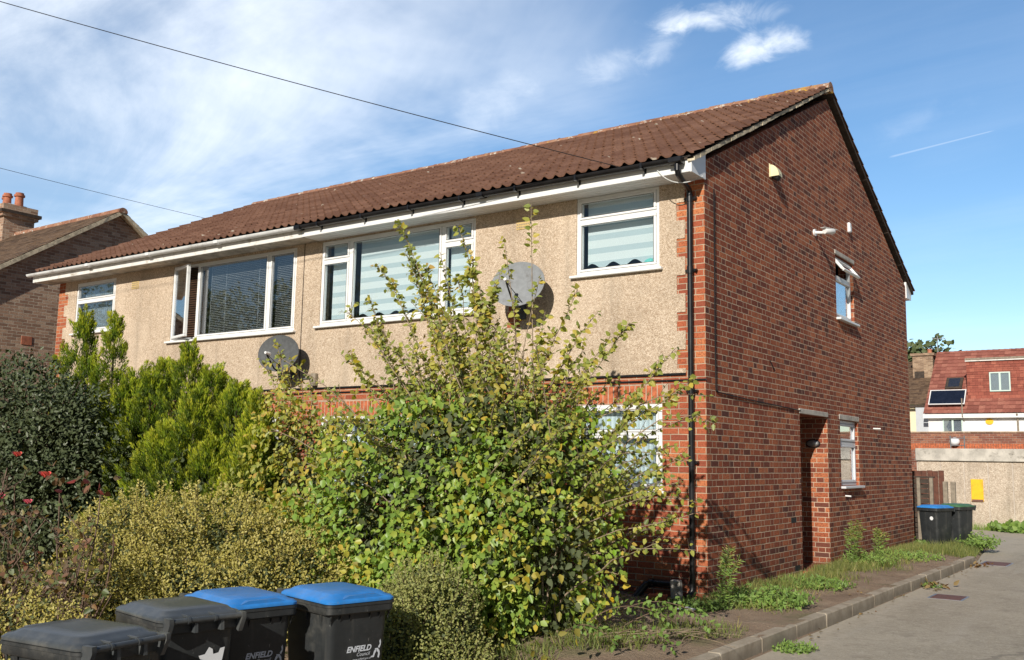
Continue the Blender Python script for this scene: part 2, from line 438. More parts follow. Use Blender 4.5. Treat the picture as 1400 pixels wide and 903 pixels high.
def mat_asphalt():
    m, nt = new_mat('asphalt'); g = NT(nt); P = g.pos(); x, y, z = g.sep(P)
    a = g.noise(P, .7, 6, .6); f = g.noise(P, 55, 5, .8)
    c = g.ramp(a, [(.3, (.31, .275, .215)), (.7, (.42, .375, .30))])
    c = g.mix(g.smooth(f, .5, .72), c, (.56, .51, .42))
    c = g.mix(g.smooth(f, .42, .3), c, (.15, .135, .11))
    # paler dusty gutter along the kerb and wheel-worn streaks
    gut = g.math('MULTIPLY', g.smooth(g.math('MULTIPLY_ADD', g.math('SUBTRACT', g.noise(P, 3, 4), .5), .35, x), 1.85, 1.4), .55)
    c = g.mix(gut, c, (.50, .44, .35))
    st = g.noise(g.comb(g.math('MULTIPLY', x, 2.4), g.math('MULTIPLY', y, .22)), 1.4, 5)
    c = g.mix(g.math('MULTIPLY', g.smooth(st, .5, .7), .4), c, (.46, .42, .36))
    mt_ = g.noise(P, 14, 6, .8)
    c = g.mix(g.math('MULTIPLY', g.smooth(mt_, .5, .66), .45), c, (.56, .50, .41))
    c = g.mix(g.math('MULTIPLY', g.smooth(mt_, .46, .34), .45), c, (.20, .18, .145))
    sp_ = g.noise(P, 2.6, 6, .75)
    c = g.mix(g.math('MULTIPLY', g.smooth(sp_, .54, .7), .5), c, (.25, .22, .175))
    c = g.mix(g.math('MULTIPLY', g.smooth(sp_, .44, .3), .5), c, (.52, .47, .39))
    ck = g.n('ShaderNodeTexVoronoi', feature='DISTANCE_TO_EDGE'); g.put(ck.inputs['Vector'], g.vmath('ADD', P, g.comb(g.math('MULTIPLY', g.noise(P, 3, 4), .5), 0.0, 0.0)))
    ck.inputs['Scale'].default_value = .22
    c = g.mix(g.math('MULTIPLY', g.math('MULTIPLY', g.smooth(ck.outputs['Distance'], .006, .002), g.smooth(g.noise(P, .5, 2), .5, .6)), .4), c, (.12, .11, .10))
    g.out(g.pbr(c, .92, g.bump(f, .6, .008), 0, .2)); return m
M['asphalt'] = mat_asphalt()
def mat_kerb():
    m, nt = new_mat('kerb_concrete'); g = NT(nt); P = g.pos(); x, y, z = g.sep(P)
    n = g.noise(P, 5, 7, .65)
    c = g.ramp(n, [(.3, (.27, .225, .17)), (.55, (.40, .345, .27)), (.75, (.50, .445, .36))])
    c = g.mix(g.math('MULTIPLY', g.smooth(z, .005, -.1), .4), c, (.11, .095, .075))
    sm = g.math('FRACT', g.math('DIVIDE', y, .915))
    c = g.mix(g.math('MULTIPLY', g.smooth(g.math('ABSOLUTE', g.math('SUBTRACT', sm, .5)), .491, .497), .5), c, (.36, .32, .26))
    g.out(g.pbr(c, .93, g.bump(g.noise(P, 50, 5), .6, .006), 0, .2)); return m
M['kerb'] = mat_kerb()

# leaves
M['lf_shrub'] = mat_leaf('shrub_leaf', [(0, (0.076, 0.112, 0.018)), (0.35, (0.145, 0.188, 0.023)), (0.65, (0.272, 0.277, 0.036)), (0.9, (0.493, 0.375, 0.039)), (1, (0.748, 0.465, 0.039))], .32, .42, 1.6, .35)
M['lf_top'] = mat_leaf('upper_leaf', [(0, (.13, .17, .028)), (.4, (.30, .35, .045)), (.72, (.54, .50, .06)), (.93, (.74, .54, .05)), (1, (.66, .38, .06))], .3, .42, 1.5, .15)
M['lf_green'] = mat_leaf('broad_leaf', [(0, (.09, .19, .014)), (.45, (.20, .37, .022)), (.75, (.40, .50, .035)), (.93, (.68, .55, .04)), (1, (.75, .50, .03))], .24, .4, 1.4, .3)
M['lf_conifer'] = mat_leaf('conifer_scale', [(0, (.025, .055, .008)), (.35, (.11, .19, .014)), (.65, (.30, .38, .02)), (1, (.58, .58, .05))], .22, .6, 1.0, .3, .2)
M['lf_dark'] = mat_leaf('dark_leaf', [(0, (.007, .015, .007)), (.6, (.018, .033, .013)), (1, (.045, .065, .03))], .08, .42, 1.5, .3, .3)
M['lf_gold'] = mat_leaf('golden_leaf', [(0, (.18, .18, .03)), (.35, (.42, .36, .055)), (.7, (.66, .53, .10)), (1, (.80, .68, .24))], .3, .5, 1.6, .45)
M['lf_box'] = mat_leaf('box_leaf', [(0, (.16, .19, .04)), (.5, (.34, .36, .085)), (1, (.56, .52, .17))], .3, .5, 2.0, .3)
M['lf_weed'] = mat_leaf('weed_leaf', [(0, (0.082, 0.176, 0.023)), (0.5, (0.182, 0.351, 0.043)), (1, (0.364, 0.527, 0.086))], .34, .5, 2.0, .3)
M['lf_grass'] = mat_leaf('grass_blade', [(0, (0.112, 0.154, 0.033)), (0.5, (0.238, 0.266, 0.065)), (0.8, (0.406, 0.364, 0.117)), (1, (0.588, 0.49, 0.221))], .3, .6, 1.5, .25)
M['lf_rose'] = mat_leaf('rose_leaf', [(0, (0.042, 0.07, 0.019)), (0.4, (0.105, 0.14, 0.033)), (0.7, (0.308, 0.182, 0.046)), (1, (0.28, 0.049, 0.039))], .25, .45, 3, .3)
M['lf_red'] = mat_leaf('red_leaf', [(0, (.09, .012, .018)), (1, (.24, .04, .04))], .25, .4, 3, .2)
M['lf_yellow'] = mat_leaf('yellow_leaf', [(0, (.30, .24, .02)), (.5, (.50, .38, .02)), (1, (.62, .48, .05))], .35, .5, 3, .2)
M['lf_inner'] = mat_leaf('shaded_leaf', [(0, (.008, .012, .004)), (.6, (.02, .03, .008)), (1, (.06, .07, .018))], .08, .6, 1.5, .4, .2)  # inner shade painted as a darker leaf colour, so gaps look dark
M['lf_far'] = mat_leaf('far_leaf', [(0, (.02, .035, .012)), (.6, (.05, .075, .022)), (1, (.09, .11, .035))], .2, .6, .5, .4)
M['lf_dry'] = mat_leaf('dry_leaf', [(0, (.16, .075, .03)), (1, (.34, .17, .06))], .15, .7, 3, .2)
M['petal'] = mat_plain('rose_petal', (.62, .09, .07), .5, .25, 20)
M['petal_pink'] = mat_plain('pink_petal', (.66, .12, .17), .5, .25, 20)
M['flower_yellow'] = mat_leaf('goldenrod_flower', [(0, (.3, .26, .05)), (1, (.5, .42, .1))], .3, .6)

# ------------------------------------------------------------------ foliage machinery
def unit(a): return a / np.maximum(np.linalg.norm(a, axis=-1, keepdims=True), 1e-9)

class Leaves:
    def __init__(s): s.P = []; s.D = []; s.N = []; s.L = []; s.W = []; s.C = []
    def add(s, P, D, N, L, W, C):
        s.P.append(np.asarray(P, float)); s.D.append(unit(np.asarray(D, float))); s.N.append(unit(np.asarray(N, float)))
        s.L.append(np.asarray(L, float)); s.W.append(np.asarray(W, float)); s.C.append(np.asarray(C, float))
    def count(s): return sum(len(q) for q in s.P)
    def build(s, name, mat, parent, shape='leaf', kind=None):
        P = np.concatenate(s.P); D = np.concatenate(s.D); N = np.concatenate(s.N)
        L = np.concatenate(s.L)[:, None]; W = np.concatenate(s.W)[:, None]; C = np.concatenate(s.C)
        off = np.array(world_offset(parent)) if parent is not None else np.zeros(3)
        S = unit(np.cross(D, N)); U = np.cross(S, D)
        n = len(P)
        cu = rng.uniform(-.25, .12, (n, 1))                       # curl of the tip
        fo = rng.uniform(.1, .4, (n, 1))                          # fold along the midrib
        if shape == 'leaf':
            T = [(0, 0, 0, 0), (.28, .5, 1, .35), (.68, .36, 1, .7), (1, 0, 0, 1), (.68, -.36, 1, .7), (.28, -.5, 1, .35)]
            F = [(0, 3, 2, 1), (0, 5, 4, 3)]
        elif shape == 'blade':
            T = [(0, .5, 0, 0), (.5, .38, 0, .3), (1, 0, 0, 1), (.5, -.38, 0, .3), (0, -.5, 0, 0)]
            F = [(0, 1, 3, 4), (1, 2, 3)]
        else:                                                     # four-corner scale
            T = [(0, 0, 0, 0), (.45, .5, 1, .4), (1, 0, 0, 1), (.45, -.5, 1, .4)]
            F = [(0, 1, 2, 3)]
        k = len(T)
        V = np.empty((n, k, 3))
        for i, (a, b, c, d) in enumerate(T):
            V[:, i] = P + D*L*a + S*W*b + U*(W*abs(b)*fo*c + L*cu*d*d) - off
        V = V.reshape(-1, 3)
        li = []; ls = []; lt = []; pos = 0
        base = (np.arange(n) * k)
        loops = np.concatenate([(base[:, None] + np.array(f)[None, :]) for f in F], axis=1)
        lens = np.array([len(f) for f in F]); per = lens.sum()
        starts = (np.arange(n)[:, None]*per + np.concatenate([[0], np.cumsum(lens)[:-1]])[None, :]).ravel()
        tot = np.tile(lens, n)
        me = bpy.data.meshes.new(name)
        me.vertices.add(len(V)); me.vertices.foreach_set('co', V.ravel().astype(np.float32))
        me.loops.add(n*per); me.loops.foreach_set('vertex_index', loops.ravel().astype(np.int32))
        me.polygons.add(len(starts)); me.polygons.foreach_set('loop_start', starts.astype(np.int32))
        me.polygons.foreach_set('loop_total', tot.astype(np.int32))
        at = me.attributes.new('rnd', 'FLOAT', 'POINT')
        at.data.foreach_set('value', np.repeat(np.clip(C, 0, 1), k).astype(np.float32))
        me.update(calc_edges=True); me.validate()
        me.materials.append(mat)
        o = bpy.data.objects.new(name, me); COL.objects.link(o)
        if parent is not None: o.parent = parent
        if kind: o['kind'] = kind
        return o

def bez(a, b, c, n):
    t = np.linspace(0, 1, n)[:, None]
    return (1-t)**2*np.array(a) + 2*t*(1-t)*np.array(b) + t*t*np.array(c)

def leaf_along(lv, pts, t0, spacing, size, jitter, cmean, cstd, droop=.35, asp=.62, sizevar=.3):
    """leaves set alternately along a polyline, with petioles"""
    seg = np.linalg.norm(np.diff(pts, axis=0), axis=1); cum = np.concatenate([[0], np.cumsum(seg)]); tot = cum[-1]
    n = max(1, int(tot*(1-t0)/spacing))
    s = tot*t0 + (np.arange(n)+rng.random(n))*tot*(1-t0)/n
    P = np.stack([np.interp(s, cum, pts[:, k]) for k in range(3)], 1)
    i = np.clip(np.searchsorted(cum, s)-1, 0, len(pts)-2)
    T = unit(pts[i+1]-pts[i])
    rnd = unit(rng.normal(size=(n, 3)))
    rad = unit(np.cross(T, rnd))
    D = T*.45 + rad*1.0 + np.array([0, 0, -droop])*rng.uniform(.2, 1.6, (n, 1))
    N = np.array([.15, -.9, .50]) + rng.normal(size=(n, 3))*.42
    L = size*rng.uniform(1-sizevar, 1+sizevar, n)
    lv.add(P + rad*jitter*rng.random((n, 1)), D, N, L, L*asp*rng.uniform(.85, 1.15, n), rng.normal(cmean, cstd, n))
    return P, T, rad

def lump(p, f, seed):
    """cheap smooth pseudo-noise in -1..1"""
    r = np.random.default_rng(seed); out = np.zeros(len(p))
    for k in range(6):
        w = r.normal(size=3)*f*(1+.35*k); out += np.sin(p @ w + r.uniform(0, 6.28))/(1+.35*k)
    return out/2.2

def shell_leaves(lv, c, rad, n, size, cmean, cstd, zmin, seed, freq=2.2, amp=.18, r0=.62, droop=.5, asp=.68, out=.7, hole=-.55, top_bias=0., sizevar=.3):
    d = unit(rng.normal(size=(n*2, 3)))
    q = d*np.array(rad)
    nz = lump(q + np.array(c), freq, seed)
    rr = (r0 + (1-r0)*rng.random(len(d))**.55) * (1 + amp*nz)
    P = np.array(c) + q*rr[:, None]
    keep = (P[:, 2] > zmin) & (nz > hole + rng.normal(0, .15, len(d)))
    P, dd = P[keep][:n], unit(d[keep][:n]/np.array(rad))
    m = len(P)
    D = dd*out*rng.uniform(.2, 1.2, (m, 1)) + np.array([0, 0, -droop])*rng.uniform(.1, 1.6, (m, 1)) + rng.normal(size=(m, 3))*.5
    N = dd*.5 + np.array([.08, -.5, .5]) + rng.normal(size=(m, 3))*.45
    L = size*rng.uniform(1-sizevar, 1+sizevar, m)
    nk = nz[keep][:n]
    lv.add(P, D, N, L, L*asp, np.clip(rng.normal(cmean, cstd, m) + nk*.12 + top_bias*dd[:, 2], 0, 1))

# ------------------------------------------------------------------ terrain
KX = 1.36                                       # road side edge of the kerb
EDGE = [(-60, KX), (7.6, KX), (8.4, KX-.04), (9.4, KX-.16), (10.6, KX-.30), (12.2, .95), (13.6, .45), (14.8, -.1), (16, -.9), (17.4, -3.5), (40, -3.5)]
def edge_x(y): return float(np.interp(y, [e[0] for e in EDGE], [e[1] for e in EDGE]))
def sstep(a, b, t):
    t = min(1, max(0, (t-a)/(b-a))); return t*t*(3-2*t)
def ground_h(x, y):
    d = edge_x(y) - x
    if y > 18.2: return -.15
    if d < .02: return -.19
    bed = -.40*sstep(-3.2, -6.2, y)
    bed += .012*math.sin(x*3.1+y*1.7) + .010*math.sin(x*7.3-y*5.1) + .008*math.sin(y*11+x*2)
    if x > -20 and y > 0 and x < -.05 and y < 9.8: bed = -.03
    k = sstep(7.6, 9.5, y)
    slope = -.128 + min(.115, d*.28)
    return bed*(1-k) + slope*k
xs = sorted(set([-400, -200, -100, -60, -40, -30] + [-25+.5*i for i in range(38)] + [-6+.16*i for i in range(43)] + [.9+.06*i for i in range(9)] + [KX-.06, KX-.02, KX+.02, 1.6, 3, 6, 10, 20, 40, 80, 160, 400]))
ys = sorted(set([-400, -200, -100, -50, -25, -14, -11] + [-10+.5*i for i in range(11)] + [-4.5+.18*i for i in range(76)] + [9.2+.3*i for i in range(30)] + [18.3, 20, 24, 30, 40, 60, 100, 200, 400]))
mb = MB()
vs = [(x, y, ground_h(x, y)) for y in ys for x in xs]; nx_ = len(xs)
mb.add(vs, [(j*nx_+i, j*nx_+i+1, (j+1)*nx_+i+1, (j+1)*nx_+i) for j in range(len(ys)-1) for i in range(nx_-1)])
tag(mb.build('ground', M['soil'], None, True), kind='structure')
# road: sheet whose left side follows the kerb
mb = MB()
ry = [-60, -20, -10] + [-5+.5*i for i in range(26)] + [8+.4*i for i in range(25)] + [18.4]
rv = []
for y in ry: rv += [(edge_x(y)+.012, y, -.13), (5, y, -.13), (14, y, -.13)]
mb.add(rv, [(3*j+i, 3*j+i+1, 3*j+4+i, 3*j+3+i) for j in range(len(ry)-1) for i in range(2)])
tag(mb.build('road', M['asphalt']), kind='structure')
# kerb (upright edging)
mb = MB()
y = -12.0
while y < 8.0:
    L = .915; jz = random.uniform(-.006, .006); jx = random.uniform(-.004, .004)
    y1 = min(y+L, 8.2)
    mb.bbox(KX-.115+jx, KX+jx+.008, y+.0015, y1-.0015, -.45, .012+jz*.6+ (-.36*sstep(-3.4, -6.2, y) if y < -3.4 else 0)*0, .012)
    y += L
tag(mb.build('kerb', M['kerb']), kind='structure')

# ------------------------------------------------------------------ roof tile slopes
def tile_slope(name, mat, parent, x0, x1, ye, ze, yr, zr, gauge=.33, period=.165, amp=.026, step=.032, sub=8, jit=.004):
    """ye,ze = eave line; yr,zr = ridge line.  Waved courses, each lapping the one below."""
    e = np.array([0, ye, ze]); r = np.array([0, yr, zr]); sl = r - e; Ls = np.linalg.norm(sl); t = sl/Ls
    nrm = np.cross(np.array([1., 0, 0]), t); nrm = nrm if nrm[2] > 0 else -nrm
    nX = int(round((x1-x0)/period*sub)); X = np.linspace(x0, x1, nX+1)
    ph = (X/period) % 1.0
    prof = amp*(np.cos(2*np.pi*ph)*.75 + .25*np.cos(4*np.pi*ph))
    nc = int(math.ceil(Ls/gauge)); V = []; UV = []; F = []
    k = nX+1
    for c in range(nc):
        s0 = c*gauge - .0; s1 = min(Ls, (c+1)*gauge + .02)
        tj = np.repeat(rng.normal(0, jit, nX//(sub*2)+2), sub*2)[:k]
        tz = np.repeat(rng.normal(0, jit*.8, nX//(sub*2)+2), sub*2)[:k]
        rows = [(s0, step-.022, .0), (s0, step, .001), (s1, .002, -.001)]
        b = len(V)
        for ri, (s, h, uo) in enumerate(rows):
            for i in range(k):
                ss = s + (tj[i] if ri < 2 else 0); hh = prof[i]+h+(tz[i] if ri < 2 else 0)
                q = e + t*ss + nrm*hh; V.append((X[i], q[1], q[2])); UV.append((X[i], c*gauge+(.001 if ri < 2 else gauge*.98), 0))
        for ri in (0, 1):
            for i in range(nX):
                F.append((b+ri*k+i, b+ri*k+i+1, b+(ri+1)*k+i+1, b+(ri+1)*k+i))
    me = bpy.data.meshes.new(name)
    off = world_offset(parent)
    me.from_pydata([(v[0]-off.x, v[1]-off.y, v[2]-off.z) for v in V], [], F)
    at = me.attributes.new('tile_uv', 'FLOAT_VECTOR', 'POINT'); at.data.foreach_set('vector', np.array(UV, np.float32).ravel())
    me.materials.append(mat)
    for p in me.polygons: p.use_smooth = True
    me.update()
    try: me.set_sharp_from_angle(angle=R(50))
    except Exception: pass
    o = bpy.data.objects.new(name, me); COL.objects.link(o); o.parent = parent
    return o

def grid_wall(axis, const, sgn, u0, u1, v0, v1, holes, thick, mb):
    """rectangle with rectangular holes; outer face at const, facing sgn along axis.
       holes: (u0,u1,v0,v1[,depth]).  axis 'y': u = x ; axis 'x': u = y."""
    us = sorted(set([u0, u1] + [min(max(q, u0), u1) for h in holes for q in h[:2]]))
    vs_ = sorted(set([v0, v1] + [min(max(q, v0), v1) for h in holes for q in h[2:4]]))
    def P(u, v, d):
        w = const - sgn*d
        return (u, w, v) if axis == 'y' else (w, u, v)
    flip = (axis == 'y' and sgn > 0) or (axis == 'x' and sgn < 0)
    def quad(a, b, c, d): mb.quad(*( (d, c, b, a) if flip else (a, b, c, d)))
    def solid(i, j):
        if i < 0 or j < 0 or i >= len(us)-1 or j >= len(vs_)-1: return None
        cu, cv = (us[i]+us[i+1])/2, (vs_[j]+vs_[j+1])/2
        for h in holes:
            if h[0] < cu < h[1] and h[2] < cv < h[3]: return h
        return True
    for i in range(len(us)-1):
        for j in range(len(vs_)-1):
            if solid(i, j) is not True: continue
            a, b, c, d = us[i], us[i+1], vs_[j], vs_[j+1]
            quad(P(a, c, 0), P(b, c, 0), P(b, d, 0), P(a, d, 0))
            quad(P(b, c, thick), P(a, c, thick), P(a, d, thick), P(b, d, thick))
            for (di, dj, e0, e1) in ((-1, 0, (a, c), (a, d)), (1, 0, (b, d), (b, c)), (0, -1, (b, c), (a, c)), (0, 1, (a, d), (b, d))):
                nb = solid(i+di, j+dj)
                if nb is True: continue
                dep = thick if nb is None or len(nb) < 5 else nb[4]
                quad(P(*e0, 0), P(*e1, 0), P(*e1, dep), P(*e0, dep))

# ------------------------------------------------------------------ the house
DEP = 9.82; X_L = -14.08; SOF = 4.93
SL = (7.72-5.283)/(4.91+.05)
house = thing('semi_detached_house', 'long two storey brick and pebbledash house with brown tiled gable roof and black downpipe', 'house', (0, 0, 0))
# openings: front upper  (x0,x1,z0,z1)
W1 = (-1.78, -.59, 3.905, 4.93); W2 = (-6.49, -3.43, 3.56, 4.905); W3 = (-10.30, -7.06, 3.53, 4.89); W4 = (-13.42, -12.08, 3.86, 4.87)
G1 = (-1.75, -.565, 1.21, 2.24); G2 = (-6.36, -3.6, .95, 2.15); G3 = (-10.2, -7.3, .95, 2.15); G4 = (-13.4, -12.1, 1.21, 2.24)
S1 = (5.15, 6.15, 3.92, 4.96); S2 = (5.16, 6.16, 1.215, 2.265); DOOR = (3.25, 4.508, .06, 2.27)
mb = MB()
grid_wall('y', 0.0, -1, X_L, -.002, -.5, SOF+.14, [W1, W2, W3, W4, G1, G2, G3, G4, (-13.84, -.25, 2.60, SOF+.3)], .25, mb)
front = mb.build('front_wall', M['brick_front'], house)
# gable wall, sits 12 mm behind lower corner course
mb = MB()
grid_wall('x', 0.0, 1, 0.003, DEP, -.5, 5.15, [DOOR + (1.15,), S1, S2], .25, mb)
zE = 5.283 - .06*SL - .07
top = [(0.0, 5.15), (DEP, 5.15), (DEP, 5.15), (4.91, 5.15+4.91*SL), ]
mb.prism([(0.003, 5.15), (DEP, 5.15), (4.91, 5.10+4.91*SL)], 'x', -.25, 0.0)
mb.build('gable_wall', M['brick'], house)
mb = MB(); mb.box(X_L, -.25, DEP-.25, DEP, -.5, 5.1); mb.box(X_L, X_L+.25, .25, DEP-.25, -.5, 5.15)
mb.prism([(0.0, 5.15), (DEP, 5.15), (4.91, 5.10+4.91*SL)], 'x', X_L, X_L+.25)
mb.build('rear_wall', M['brick'], house)
mb = MB(); mb.box(X_L+.25, -.25, .25, DEP-.25, 2.5, 2.6); mb.box(X_L+.25, -.25, .25, DEP-.25, 4.96, 5.04)
mb.box(X_L+.25, -.25, 3.2, 3.25, -.2, 4.95); mb.box(-6.95, -6.85, .26, 3.2, -.2, 4.95); mb.box(-2.6, -2.55, .26, 3.2, -.2, 4.95); mb.box(-11.4, -11.35, .26, 3.2, -.2, 4.95)
mb.box(X_L+.25, -.25, .25, DEP-.25, -.1, -.02)
mb.build('interior_partition', M['interior'], house)
# pebbledash panel with toothed quoin edges
teeth = [(-.36, -.2, z, z+.225) for z in (2.655, 3.105, 3.555, 4.005, 4.455)] + [(-13.95, -13.72, z, z+.225) for z in (2.655, 3.105, 3.555, 4.005, 4.455)]
mb = MB(); grid_wall('y', -.012, -1, -13.84, -.25, 2.60, SOF+.1, [W1, W2, W3, W4] + teeth, .2, mb)
panel = mb.build('pebbledash_panel', M['pebble'], house)
for t in teeth:
    mb = MB(); mb.box(t[0] if t[0] > -1 else -13.84, -.25 if t[0] > -1 else t[1], -.002, .15, t[2], t[3])
    mb.build('quoin', M['brick_front'], house)
mb = MB(); mb.box(-6.93, -6.90, -.016, -.013, 2.62, SOF); mb.build('red_pipe_strip', M['soldier'], house) if False else None
mb = MB(); mb.box(X_L-.004, .006, -.02, .0, 2.505, 2.523); mb.box(-13.86, -.25, -.024, -.0, 2.575, 2.600)
mb.build('damp_course', M['black_pvc'], house)
mb = MB(); mb.box(-6.888, -6.874, -.017, -.0125, 2.62, SOF)
mb.build('expansion_joint', M['wood'], house)
# soldier courses
for G in (G1, G2, G3, G4):
    mb = MB(); n = int((G[1]-G[0]+.16)/.075); x = G[0]-.08
    for i in range(n):
        mb.bbox(x+.006, x+.07, -.004, .08, G[3]+.012, G[3]+.225, .003); x += .075
    so_ = mb.build('soldier_course', M['soldier'], house)
    mb = MB(); mb.box(G[0]-.08, G[1]+.08, -.0015, .08, G[3]+.004, G[3]+.24); mb.build('mortar_bed', M['mortar'], so_)
for (x, z) in ((-2.62, 4.70), (-11.45, 4.66)):
    mb = MB(); mb.bbox(x-.11, x+.11, -.022, 0, z-.07, z+.07, .004); ab = mb.build('air_brick', M['airbrick'], house)
    mb = MB()
    for i in range(3):
        for j in range(6): mb.box(x-.095+j*.034, x-.075+j*.034, -.0235, -.02, z-.05+i*.04, z-.03+i*.04)
    mb.build('grille', M['wood_grey'], ab)
# bare brick patch behind the dish bracket
mb = MB()
for i in range(5): mb.bbox(-2.86+.02*(i % 2), -2.62-.03*((i+1) % 2), -.017, 0, 3.30+i*.075, 3.365+i*.075, .003)
mb.build('bare_brick_patch', M['soldier'], house)

# roof
yE, zEv = -.47, 5.283 - (.47-.05)*SL + .035
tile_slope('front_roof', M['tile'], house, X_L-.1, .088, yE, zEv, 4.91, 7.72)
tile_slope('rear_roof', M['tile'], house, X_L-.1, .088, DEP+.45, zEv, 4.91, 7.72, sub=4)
mb = MB()   # felt / deck under the tiles
for s in (0, 1):
    y0, z0 = (yE+.05, zEv-.03+.05*SL) if s == 0 else (DEP+.40, zEv-.03+.05*SL)
    a = [(y0, z0-.012), (4.91, 7.72-.045), (4.91, 7.72-.075), (y0, z0-.042)]
    mb.prism(a, 'x', X_L-.06, .06)
mb.build('roof_deck', M['wood'], house)
# verge: mortar bedding and undercloak strip along the gable edge
mb = MB()
N = 34
for s in (0, 1):
    if s == 1: mb.build('verge', M['mortar_old'], house); mb = MB()
    for i in range(N):
        t0, t1 = i/N, (i+1)/N
        ya, yb = (yE+.05, 4.91) if s == 0 else (DEP+.42, 4.91)
        q0 = ya+(yb-ya)*t0; q1 = ya+(yb-ya)*t1
        z0 = 7.72-abs(4.91-q0)*SL; z1 = 7.72-abs(4.91-q1)*SL
        e = .075+random.uniform(-.006, .006); th = random.uniform(.045, .058)
        mb.prism([(q0, z0-.012), (q1, z1-.012), (q1, z1-.012-th), (q0, z0-.012-th)], 'x', -.02, e if s == 0 else .062)
mb.build('verge', M['wood'], house)
mb = MB()   # ridge tiles
x = X_L-.1; i = 0
while x < .06:
    L = min(.45, .085-x); rz = random.uniform(-.008, .008)
    rings = []
    for (xx, rr) in ((x, .125), (x+L-.02, .118), (x+L, .128)):
        rings.append([(xx, 4.91+rr*math.sin(a)*1.02, 7.665+rz+rr*math.cos(a)) for a in np.linspace(-1.75, 1.75, 11)] + [(xx, 4.91, 7.60)])
    mb.loft(rings); x += L
m, nt = new_mat('ridge_tile'); g = NT(nt); P = g.pos()
c = g.ramp(g.noise(P, 3, 6, .65), [(.3, (.16, .07, .045)), (.5, (.30, .14, .085)), (.7, (.38, .22, .14))])
px, py, pz = g.sep(P)
c = g.mix(g.smooth(g.noise(P, 7, 6, .7), .54, .64), c, (.56, .53, .46))
c = g.mix(g.math('MULTIPLY', g.smooth(g.math('ADD', g.noise(g.vmath('ADD', P, (5, 5, 5)), 4, 6, .7), g.math('MULTIPLY', px, .012)), .50, .60), g.smooth(px, -9, -1)), c, (.55, .33, .03))
g.out(g.pbr(c, .9, g.bump(g.noise(P, 40, 5), .7, .01)))
M['ridge'] = m
recalc(mb.build('ridge_tile', m, house, 60))

# eaves: fascia, soffit, box ends, gutters
XJ = -6.55
mb = MB(); mb.bbox(XJ, .002, -.395, -.37, SOF-.012, 5.118, .004); mb.build('fascia', M['upvc'], house)
mb = MB(); mb.bbox(X_L-.30, XJ-.004, -.395, -.37, SOF-.015, 5.118, .004); mb.build('fascia', M['old_white'], house)['label'] = 'old painted fascia board with flaking edge'
mb = MB(); mb.box(XJ, -.003, -.368, .0, SOF-.003, SOF+.012)
for k in range(1, 4): mb.box(XJ, -.003, -.37+k*.09, -.368+k*.09, SOF-.006, SOF-.003)
mb.build('soffit', M['upvc'], house)
mb = MB(); mb.box(X_L-.28, XJ-.004, -.368, .0, SOF-.004, SOF+.01); mb.build('soffit', M['peel'], house)['label'] = 'soffit with peeling grey paint'
mb = MB()
mb.prism([(-.399, SOF-.016), (.0, SOF-.016), (.0, 5.283-.0*SL-.05), (-.399, 5.283-.40*SL-.045+.03)], 'x', .004, .022)
mb.build('box_end', M['upvc'], house); mb = MB()
mb.prism([(DEP+.0, SOF-.016), (DEP+.38, SOF-.016), (DEP+.38, 5.08), (DEP+.0, 5.24)], 'x', -.02, .022)
mb.build('box_end', M['upvc'], house); mb = MB()
mb.prism([(-.395, SOF-.016), (.0, SOF-.016), (.0, 5.2), (-.395, 5.06)], 'x', X_L-.32, X_L-.30)
mb.build('box_end', M['upvc'], house)
mb = MB(); mb.bbox(X_L, .0, DEP+.36, DEP+.385, SOF-.015, 5.09); mb.box(X_L, .0, DEP, DEP+.36, SOF-.005, SOF+.01); mb.build('rear_fascia', M['upvc'], house)
def gutter(mb, xa, xb, yc, zc, r=.056):
    prof = [(yc+r*math.cos(a), zc+r*math.sin(a)) for a in np.linspace(math.pi, 2*math.pi, 11)]
    inn = [(yc+(r-.004)*math.cos(a), zc+(r-.004)*math.sin(a)) for a in np.linspace(2*math.pi, math.pi, 11)]
    mb.prism(prof+inn, 'x', xa, xb)
GY, GZ = -.463, 5.078
mb = MB(); gutter(mb, XJ, -.10, GY, GZ)
mb.prism([(GY-.065, GZ+.004), (GY+.065, GZ+.004), (GY+.065, GZ-.05), (GY+.04, GZ-.068), (GY-.04, GZ-.068), (GY-.065, GZ-.05)], 'x', -.22, -.06)
mb.prism([(GY-.065, GZ+.006), (GY+.065, GZ+.006), (GY+.065, GZ-.05), (GY+.04, GZ-.066), (GY-.04, GZ-.066), (GY-.065, GZ-.05)], 'x', XJ-.05, XJ+.07)
mb.prism([(GY-.062, GZ+.004), (GY+.062, GZ+.004), (GY+.06, GZ-.05), (GY+.04, GZ-.064), (GY-.04, GZ-.064), (GY-.06, GZ-.05)], 'x', -3.05, -2.95)
recalc(mb.build('gutter', M['black_pvc'], house, 40))
x = XJ+.45
while x < -.3:
    mb = MB()
    mb.box(x-.014, x+.014, GY-.062, -.392, GZ-.064, GZ-.058); mb.box(x-.014, x+.014, -.399, -.394, GZ-.10, GZ+.02); mb.box(x-.014, x+.014, GY-.062, GY-.058, GZ-.06, GZ+.008); x += .92
    mb.build('gutter_bracket', M['black_pvc'], house)
mb = MB(); gutter(mb, X_L-.38, XJ-.05, GY, GZ-.005)
for x in (-8.5, -10.4, -12.3): mb.prism([(GY-.062, GZ), (GY+.062, GZ), (GY+.06, GZ-.05), (GY+.04, GZ-.066), (GY-.04, GZ-.066), (GY-.06, GZ-.05)], 'x', x-.05, x+.05)
recalc(mb.build('gutter', M['grey_white'], house, 40))['label'] = 'old white gutter'
mb = MB(); gutter(mb, X_L, .0, DEP+.44, 5.05); recalc(mb.build('rear_gutter', M['black_pvc'], house))
